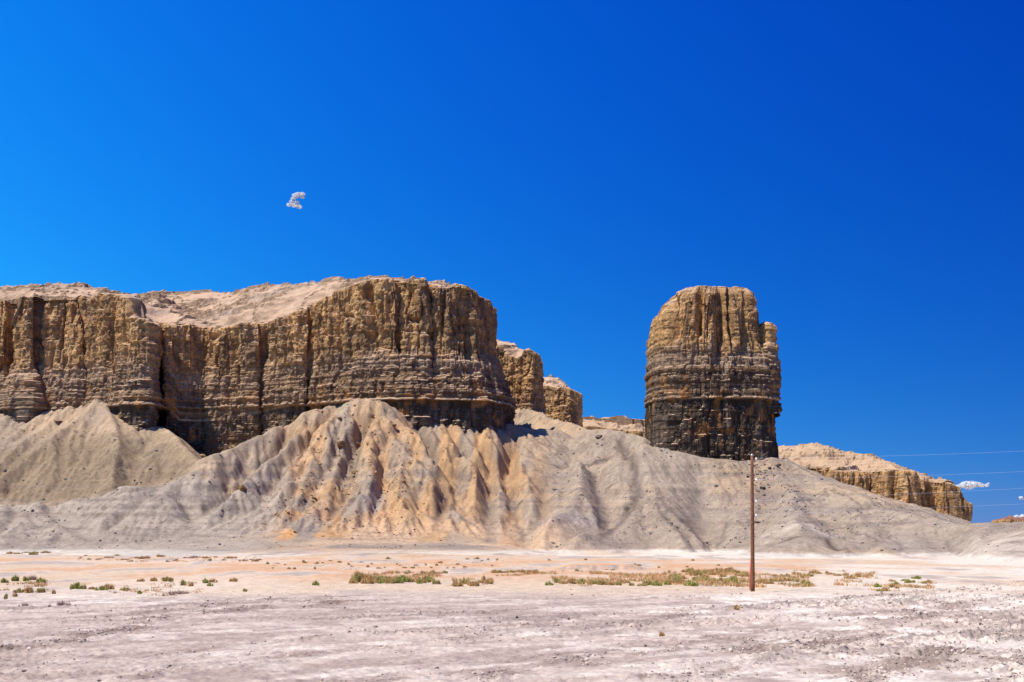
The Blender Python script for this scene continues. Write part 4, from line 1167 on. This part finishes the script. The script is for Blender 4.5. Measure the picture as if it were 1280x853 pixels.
tick('tufts')
one = [
 ('green', 5, 728, 9, 8, "small dark green shrub cut by the left edge of the photo"),
 ('green', 20, 727, 10, 11, "bright yellow green shrub, first of the green row at the left"),
 ('green', 31, 727, 12, 9, "darker green shrub second in the green row at the left"),
 ('twig', 41, 726, 11, 13, "dark brown twiggy bush rising behind the green row at the left"),
 ('green', 50, 728, 12, 9, "yellow green shrub at the right end of the green row at the left"),
 ('mixed', 26, 741, 14, 8, "olive shrub at the left of the straw coloured clump"),
 ('dry', 36, 742, 14, 12, "straw coloured shrub in the middle of the clump below the green row"),
 ('mixed', 50, 741, 13, 9, "olive brown shrub at the right end of the straw coloured clump"),
 ('mixed', 8, 749, 7, 9, "thin pale olive tuft alone near the left edge"),
 ('dry', 19, 747, 9, 7, "orange tuft below the straw coloured clump"),
 ('twig', 31, 756, 9, 8, "small bare grey brown bush nearest the lower left"),
 ('dry', 67, 744, 7, 8, "small reddish tuft by itself right of the straw clump"),
 ('twig', 79, 757, 18, 12, "largest bare branching bush, purple brown, in the left foreground"),
 ('twig', 62, 759, 4, 6, "tiny bare sprig beside the largest bare bush"),
 ('green', 95, 736, 14, 12, "round bright green shrub standing alone left of an orange tuft"),
 ('mixed', 106, 737, 8, 7, "yellow green tuft touching the round green shrub"),
 ('dry', 115, 737, 10, 5, "low orange tuft between two green shrubs"),
 ('green', 126, 738, 13, 8, "blue green low shrub with a reddish neighbour"),
 ('dry', 136, 736, 14, 11, "pale reddish wispy shrub right of the blue green one"),
 ('mixed', 158, 739, 13, 7, "low olive shrub between the wispy red one and a tiny green tuft"),
 ('green', 174, 744, 7, 6, "tiny bright green tuft on grey soil"),
 ('dry', 177, 727, 9, 6, "small reddish tuft left of the paired bushes"),
 ('dry', 192, 728, 10, 8, "pinkish tuft left of the olive green shrub"),
 ('mixed', 209, 727, 16, 9, "olive green shrub wider than its pink left neighbour"),
 ('green', 228, 732, 9, 10, "upright green shrub with dark foot in the middle of the left flat"),
 ('dry', 239, 734, 9, 8, "orange olive tuft touching the upright green shrub"),
 ('twig', 223, 745, 26, 9, "wide dark brown scrub patch lowest on the left flat"),
 ('green', 256, 729, 8, 9, "light green shrub left of a matching dark green one"),
 ('green', 263, 733, 7, 7, "dark green tuft below the light green shrub"),
 ('dry', 266, 728, 8, 8, "orange top shrub right of the light green shrub"),
 ('dry', 293, 727, 10, 8, "dry pink tuft right of the paired green shrubs"),
 ('mixed', 306, 739, 6, 6, "small dark olive tuft at the right of the left flat"),
 ('green', 395, 732, 9, 8, "small green shrub alone on bare ground left of the big clump"),
 ('dry', 827, 797, 8, 11, "lone olive tuft in the middle of the scraped foreground"),
 ('dry', 921, 763, 10, 10, "pale peach dry tuft on the rough ground below the pole"),
 ('dry', 762 - 0, 795, 8, 3, "faint low straw tuft left of the lone olive tuft") ,
 ('green', 686, 732, 9, 8, "green tuft left of the long dry row below the tower"),
 ('green', 863, 732, 18, 11, "brightest green shrub in the strip left of the pole"),
 ('green', 925, 733, 11, 8, "green shrub close to the left of the pole foot"),
]
for a in one:
    if 'faint low straw' in a[5]: continue
    shrub(*a[:5], a[5])
ORD = 'first second third fourth fifth sixth seventh eighth ninth tenth eleventh twelfth thirteenth fourteenth fifteenth sixteenth seventeenth eighteenth nineteenth twentieth'.split()
def row(kinds, x0, x1, y0, y1, n, w, h, label_by, group):
    for i in range(n):
        k = random.choice(kinds)
        x = x0 + (x1 - x0) * (i + random.random()) / n
        shrub(k, x, random.uniform(y0, y1), w * random.uniform(.6, 1.3), h * random.uniform(.6, 1.25), (ORD[i] + ' from left, ' + label_by[k]) if n <= 20 else label_by[k], group + ' ' + {'green': '(green)', 'dry': '(dry orange)', 'mixed': '(olive)', 'twig': '(bare)'}[k])
SOLO = {'green': 'shrub, ', 'dry': 'shrub, ', 'mixed': 'shrub, ', 'twig': 'bush, '}
def lab(where):
    return {'green': "green shrub " + where, 'dry': "dry orange shrub " + where, 'mixed': "olive brown shrub " + where, 'twig': "bare dark bush " + where}
row(['dry', 'dry', 'dry', 'mixed'], 440, 464, 724, 730, 8, 13, 14, lab("at the orange left end of the big central clump"), "left end of the central clump")
row(['mixed', 'green', 'dry', 'mixed'], 464, 545, 725, 731, 20, 13, 10, lab("in the middle of the big central clump"), "central clump")
row(['twig', 'mixed'], 496, 558, 716, 720, 9, 10, 5, lab("in the thin row behind the central clump"), "row behind the central clump")
row(['dry', 'mixed'], 566, 614, 728, 733, 8, 13, 11, lab("in the short row right of the central clump"), "row right of the central clump")
row(['dry', 'dry', 'mixed'], 612, 670, 715, 719, 11, 8, 6, lab("in the low far row below the pale fan"), "far row below the pale fan")
row(['dry', 'mixed'], 694, 745, 729, 731, 8, 11, 8, lab("in the sparse row under the saddle"), "dry row under the saddle")
row(['mixed', 'mixed', 'dry'], 750, 792, 729, 732, 8, 12, 8, lab("in the dense olive row between two dry rows"), "olive row under the saddle")
row(['dry', 'mixed', 'green'], 800, 836, 730, 733, 8, 12, 8, lab("in the row below the rock tower's left edge"), "row below the tower")
row(['dry', 'dry', 'mixed'], 838, 938, 715, 725, 26, 12, 8, lab("in the broad orange band left of the pole"), "orange band left of the pole")
row(['green', 'mixed', 'dry', 'mixed'], 838, 938, 726, 732, 15, 13, 9, lab("in the front row left of the pole foot"), "front row left of the pole")
row(['dry', 'mixed'], 945, 1015, 727, 733, 11, 12, 8, lab("in the front row right of the pole"), "front row right of the pole")
row(['dry', 'dry', 'mixed'], 968, 1090, 717, 724, 18, 10, 6, lab("in the back row right of the pole"), "back row right of the pole")
row(['green', 'mixed', 'dry'], 1093, 1122, 735, 739, 6, 11, 8, lab("in the small group between pole and right edge"), "small group right")
row(['mixed', 'dry', 'green'], 1112, 1165, 723, 731, 8, 10, 6, lab("in the sparse group farthest right"), "farthest right group")
row(['dry', 'mixed', 'twig'], 0, 70, 688, 694, 10, 9, 4, lab("at the foot of the front hill at left"), "far shrubs at left")
row(['dry', 'twig'], 95, 330, 695, 703, 34, 7, 4.5, lab("far off on the orange strip left of the centre"), "far shrubs on the orange strip")
row(['dry', 'twig', 'mixed'], 330, 620, 699, 712, 40, 5, 3.6, lab("scattered on the peach flat behind the central clump"), "scattered far shrubs centre")
row(['dry', 'mixed'], 620, 900, 700, 716, 16, 4.5, 3.5, lab("scattered on the pale flat behind the dry rows"), "scattered far shrubs right")

tick('shrubs')
def dry_grass():
    rg = np.random.default_rng(97)
    zones = [((95, 330), (694, 703), 1500, .5), ((330, 640), (697, 713), 1700, .3), ((436, 560), (715, 731), 1500, .9), ((560, 620), (724, 733), 500, .9), ((690, 945), (714, 733), 3400, .9),
             ((945, 1095), (714, 733), 1900, .8), ((1090, 1168), (721, 739), 700, .6), ((0, 80), (685, 695), 500, .5), ((0, 60), (722, 745), 500, .6), ((90, 310), (724, 745), 700, .5), ((620, 700), (712, 720), 500, .7)]
    V = []; Fc = []; C = []; n = 0
    pal = np.array([(.66, .36, .15), (.74, .47, .25), (.50, .32, .13), (.36, .31, .13), (.56, .28, .12)])
    for (x0, x1), (y0, y1), m, hh in zones:
        py = rg.uniform(y0, y1, m); px = rg.uniform(x0, x1, m)
        Y = F * EYE / (py - HOR); X = (px - 640) * Y / F
        k = vn2(X / 2.2, Y / 4.5, 777) + .4 * vn2(X / .8, Y / 1.5, 778) > .14 + .7 * np.clip(np.maximum(np.abs(px - (x0 + x1) / 2) / (x1 - x0) * 2 - .75, np.abs(py - (y0 + y1) / 2) / (y1 - y0) * 2 - .55), 0, 1) * 2 + .15 * rg.random(len(px))
        X, Y = X[k], Y[k]; Z = plain_z(X, Y)
        for q in range(len(X)):
            c = pal[rg.integers(0, 5)] * rg.uniform(.75, 1.2); sz = hh * rg.uniform(.25, .6)
            for b in range(7):
                a = rg.uniform(0, 6.28); t = rg.uniform(.1, .8); L = sz * rg.uniform(.5, 1)
                p = np.array((X[q] + rg.normal() * .12, Y[q] + rg.normal() * .12, Z[q] - .02))
                d = np.array((math.cos(a) * t, math.sin(a) * t, 1.0)) * L
                w = .022 + .015 * rg.random()
                sd = np.array((-math.sin(a + .6), math.cos(a + .6), 0)) * w
                V += [p - sd, p + sd, p + d]; Fc.append((n, n + 1, n + 2)); n += 3; C += [c * .95, c * .95, c]
    o = make_mesh("dry_grass", np.array(V), np.array(Fc), np.array(C), leaf_mat, smooth=False, tint=(1, 1, 1))
    tag(o, "sparse dry orange grass on the pale flat between the shrubs", None, None, "stuff")
dry_grass()

# ------------------------------------------------------------------ utility pole, wires, marker
wood = flat_mat("pole_wood", (.20, .085, .04), rough=.85, nsc=6, var=.4)
grey_m = flat_mat("pole_metal", (.45, .43, .42), rough=.4, metal=.8)
porc = flat_mat("porcelain", (.75, .72, .70), rough=.25, var=.05)
wire_m = flat_mat("wire_metal", (.62, .66, .72), rough=.35, metal=.3, var=.05)
pink = flat_mat("marker_paint", (.75, .16, .16), rough=.6, var=.1)

def tube(name, pts, rad, mat, seg=10, parent=None, cap=True):
    pts = [Vector(p) for p in pts]; n = len(pts)
    V = []
    for i, p in enumerate(pts):
        t = (pts[min(i + 1, n - 1)] - pts[max(i - 1, 0)]).normalized()
        a = t.cross(Vector((0, 1, 0)));
        if a.length < .1: a = t.cross(Vector((1, 0, 0)))
        a.normalize(); b = t.cross(a)
        r = rad[i] if hasattr(rad, '__len__') else rad
        for k in range(seg):
            q = 2 * math.pi * k / seg
            V.append(p + (a * math.cos(q) + b * math.sin(q)) * r)
    fs = [(i * seg + k, i * seg + (k + 1) % seg, (i + 1) * seg + (k + 1) % seg, (i + 1) * seg + k) for i in range(n - 1) for k in range(seg)]
    if cap: fs += [tuple(range(seg))[::-1], tuple((n - 1) * seg + k for k in range(seg))]
    me = bpy.data.meshes.new(name); me.from_pydata([v[:] for v in V], [], fs); me.update()
    me.materials.append(mat)
    for p in me.polygons: p.use_smooth = len(p.vertices) == 4
    o = bpy.data.objects.new(name, me); COL.objects.link(o)
    if parent: o.parent = parent
    return o

PY = 85.0; PXX = float(WX(941, PY)); pz = terrain_z(PXX, PY)
pole = bpy.data.objects.new("utility_pole", None); COL.objects.link(pole); pole.location = (PXX, PY, pz)
tag(pole, "slim brown wooden utility pole without crossarm standing on the flat", "utility pole")
H = float(WZ(570, PY)) - pz
lean = -.06
tube("shaft", [(lean * t, .0, -.3 + (H + .3) * t) for t in np.linspace(0, 1, 12)], [.165 - .055 * t for t in np.linspace(0, 1, 12)], wood, 14, pole)
tube("pole_cap", [(lean, 0, H), (lean, 0, H + .05), (lean, 0, H + .16)], [.13, .13, .05], grey_m, 12, pole)
wr = [(573.5, 571, 564), (599.5, 597, 589.5), (626.5, 619.5, 610.5), (644, 637.5, 630)]
names = ["highest of the four pale wires running right from the pole", "second highest pale wire running right from the pole", "third pale wire from the top, crossing the distant mesa", "lowest of the four pale wires running right from the pole"]
for i, (ya, yb, yc) in enumerate(wr):
    z = float(WZ(ya, PY)) - pz
    br = tube("bracket", [(.08, -.02, z - .06), (.20, -.03, z - .02), (.26, -.03, z + .0)], .022, grey_m, 8, pole)
    ins = tube("insulator", [(.25, -.03, z - .10), (.25, -.03, z - .04), (.25, -.03, z - .03), (.25, -.03, z + .02), (.25, -.03, z + .03), (.25, -.03, z + .09)], [.05, .085, .05, .08, .05, .03], porc, 12, pole)
    ax = PXX + .25; az = pz + z + .03
    xs_ = [float(WX(p, PY)) for p in (1080, 1280)]
    c = np.polyfit([ax, xs_[0], xs_[1]], [az, float(WZ(yb, PY)), float(WZ(yc, PY))], 2)
    c[0] = max(min(c[0], .0010), .0003)
    b1 = (float(WZ(yc, PY)) - az - c[0] * (xs_[1] ** 2 - ax ** 2)) / (xs_[1] - ax)
    pts = []
    for x in np.linspace(ax, float(WX(1900, PY)), 60):
        pts.append((x, PY - .03, az + c[0] * (x * x - ax * ax) + b1 * (x - ax)))
    w = tube("power_line", pts, .005, wire_m, 6)
    tag(w, names[i], "power line")
MY = 89.0; mx_ = float(WX(937.4, MY))
mk = tube("marker_post", [(mx_, MY, terrain_z(mx_, MY) - .1), (mx_ + .02, MY, 1.2), (mx_ + .04, MY, float(WZ(700, MY)))], [.045, .045, .04], pink, 8)
tag(mk, "thin pinkish red marker post just behind the left side of the utility pole", "marker post")

tick('pole')
# ------------------------------------------------------------------ clouds
cm = bpy.data.materials.new("cloud_vapour"); cm.use_nodes = True
_N = cm.node_tree.nodes; _L = cm.node_tree.links
_N.remove(_N["Principled BSDF"]); _out = [n for n in _N if n.type == 'OUTPUT_MATERIAL'][0]
_d = _N.new("ShaderNodeBsdfDiffuse"); _d.inputs[0].default_value = (.95, .95, .95, 1)
_t = _N.new("ShaderNodeBsdfTranslucent"); _t.inputs[0].default_value = (.95, .95, .95, 1)
_m1 = _N.new("ShaderNodeMixShader"); _m1.inputs[0].default_value = .45
_tr = _N.new("ShaderNodeBsdfTransparent"); _m2 = _N.new("ShaderNodeMixShader")
_g = _N.new("ShaderNodeTexCoord"); _nn = _N.new("ShaderNodeTexNoise"); _nn.inputs['Scale'].default_value = .45; _nn.inputs['Detail'].default_value = 6
_L.new(_g.outputs['Object'], _nn.inputs['Vector'])
_mr = _N.new("ShaderNodeMapRange"); _mr.inputs[1].default_value = .30; _mr.inputs[2].default_value = .58; _mr.inputs[3].default_value = .0; _mr.inputs[4].default_value = .7
_L.new(_nn.outputs[0], _mr.inputs[0])
_L.new(_d.outputs[0], _m1.inputs[1]); _L.new(_t.outputs[0], _m1.inputs[2])
_lw = _N.new('ShaderNodeLayerWeight'); _lw.inputs[0].default_value = .5
_iv = _N.new('ShaderNodeMath'); _iv.operation = 'SUBTRACT'; _iv.inputs[0].default_value = 1.0; _L.new(_lw.outputs['Facing'], _iv.inputs[1])
_pw = _N.new('ShaderNodeMath'); _pw.operation = 'MULTIPLY'; _L.new(_iv.outputs[0], _pw.inputs[0]); _L.new(_mr.outputs[0], _pw.inputs[1])
_L.new(_pw.outputs[0], _m2.inputs[0]); _L.new(_tr.outputs[0], _m2.inputs[1]); _L.new(_m1.outputs[0], _m2.inputs[2]); _L.new(_m2.outputs[0], _out.inputs[0])

def cloud(px, py, D, label, blobs, seed):
    """blobs: (dx, dy, r) in photo pixels round the centre; many thin puffs along them"""
    import bmesh
    rg = np.random.default_rng(seed)
    bm = bmesh.new()
    bmesh.ops.create_icosphere(bm, subdivisions=2, radius=1.0)
    sv = np.array([v.co[:] for v in bm.verts]); sf = np.array([[v.index for v in f.verts] for f in bm.faces]); bm.free()
    V = []; Fc = []; n = 0
    s = D / F
    for dx, dy, r in blobs:
        for k in range(20):
            o = rg.normal(size=3) * r * .30
            rr = r * rg.uniform(.5, 1.0)
            v = sv * (1 + .25 * fbm3(sv[:, 0] * 1.5 + n, sv[:, 1] * 1.5, sv[:, 2] * 1.5, 2, seed))[:, None] * rr * np.array((1.25, 1, .8))
            v = v + np.array((dx, 0, -dy)) + o * np.array((1.2, 1, .7))
            V.append(v); Fc.append(sf + n * len(sv)); n += 1
    o = make_mesh("cloud", np.concatenate(V), np.concatenate(Fc), None, cm)
    o.scale = (s, s, s); o.location = (float(WX(px, D)), D, float(WZ(py, D)))
    tag(o, label, "cloud")
cloud(370, 251, 2600, "single small white wisp of cloud alone high in the sky", [(-7, 5, 2.4), (-5, 1, 2.0), (-3, -3, 2.4), (0, -6, 3), (3, -8, 3.2), (7, -8, 2.8), (8, -4, 1.8), (-3, 5, 3), (1, 6, 3), (5, 8, 2.2), (1, 2, 2.2)], 3)
cloud(1213, 606, 7000, "flat white cloud just above the right end of the distant mesa", [(-16, 3, 3), (-9, 1, 4), (-3, 0, 5), (3, -1, 5), (8, 0, 4), (13, 1, 3), (19, 1, 2.4), (22, -1, 1.4), (-20, 2, 2)], 5)
cloud(1138, 592, 7200, "small white puff peeking over the distant mesa rim", [(-4, 2, 3), (1, 1, 3), (6, 3, 2)], 8)
cloud(1276, 622, 7000, "tiny faint cloud at the right edge below the flat white one", [(0, 0, 1.8), (1, 2, 1.4)], 9)
cloud(1276, 648, 7600, "white cloud lying on the horizon at the right edge", [(-14, 0, 2.5), (-6, -1, 3), (3, -2, 3), (12, -2, 4), (20, -1, 4)], 12)
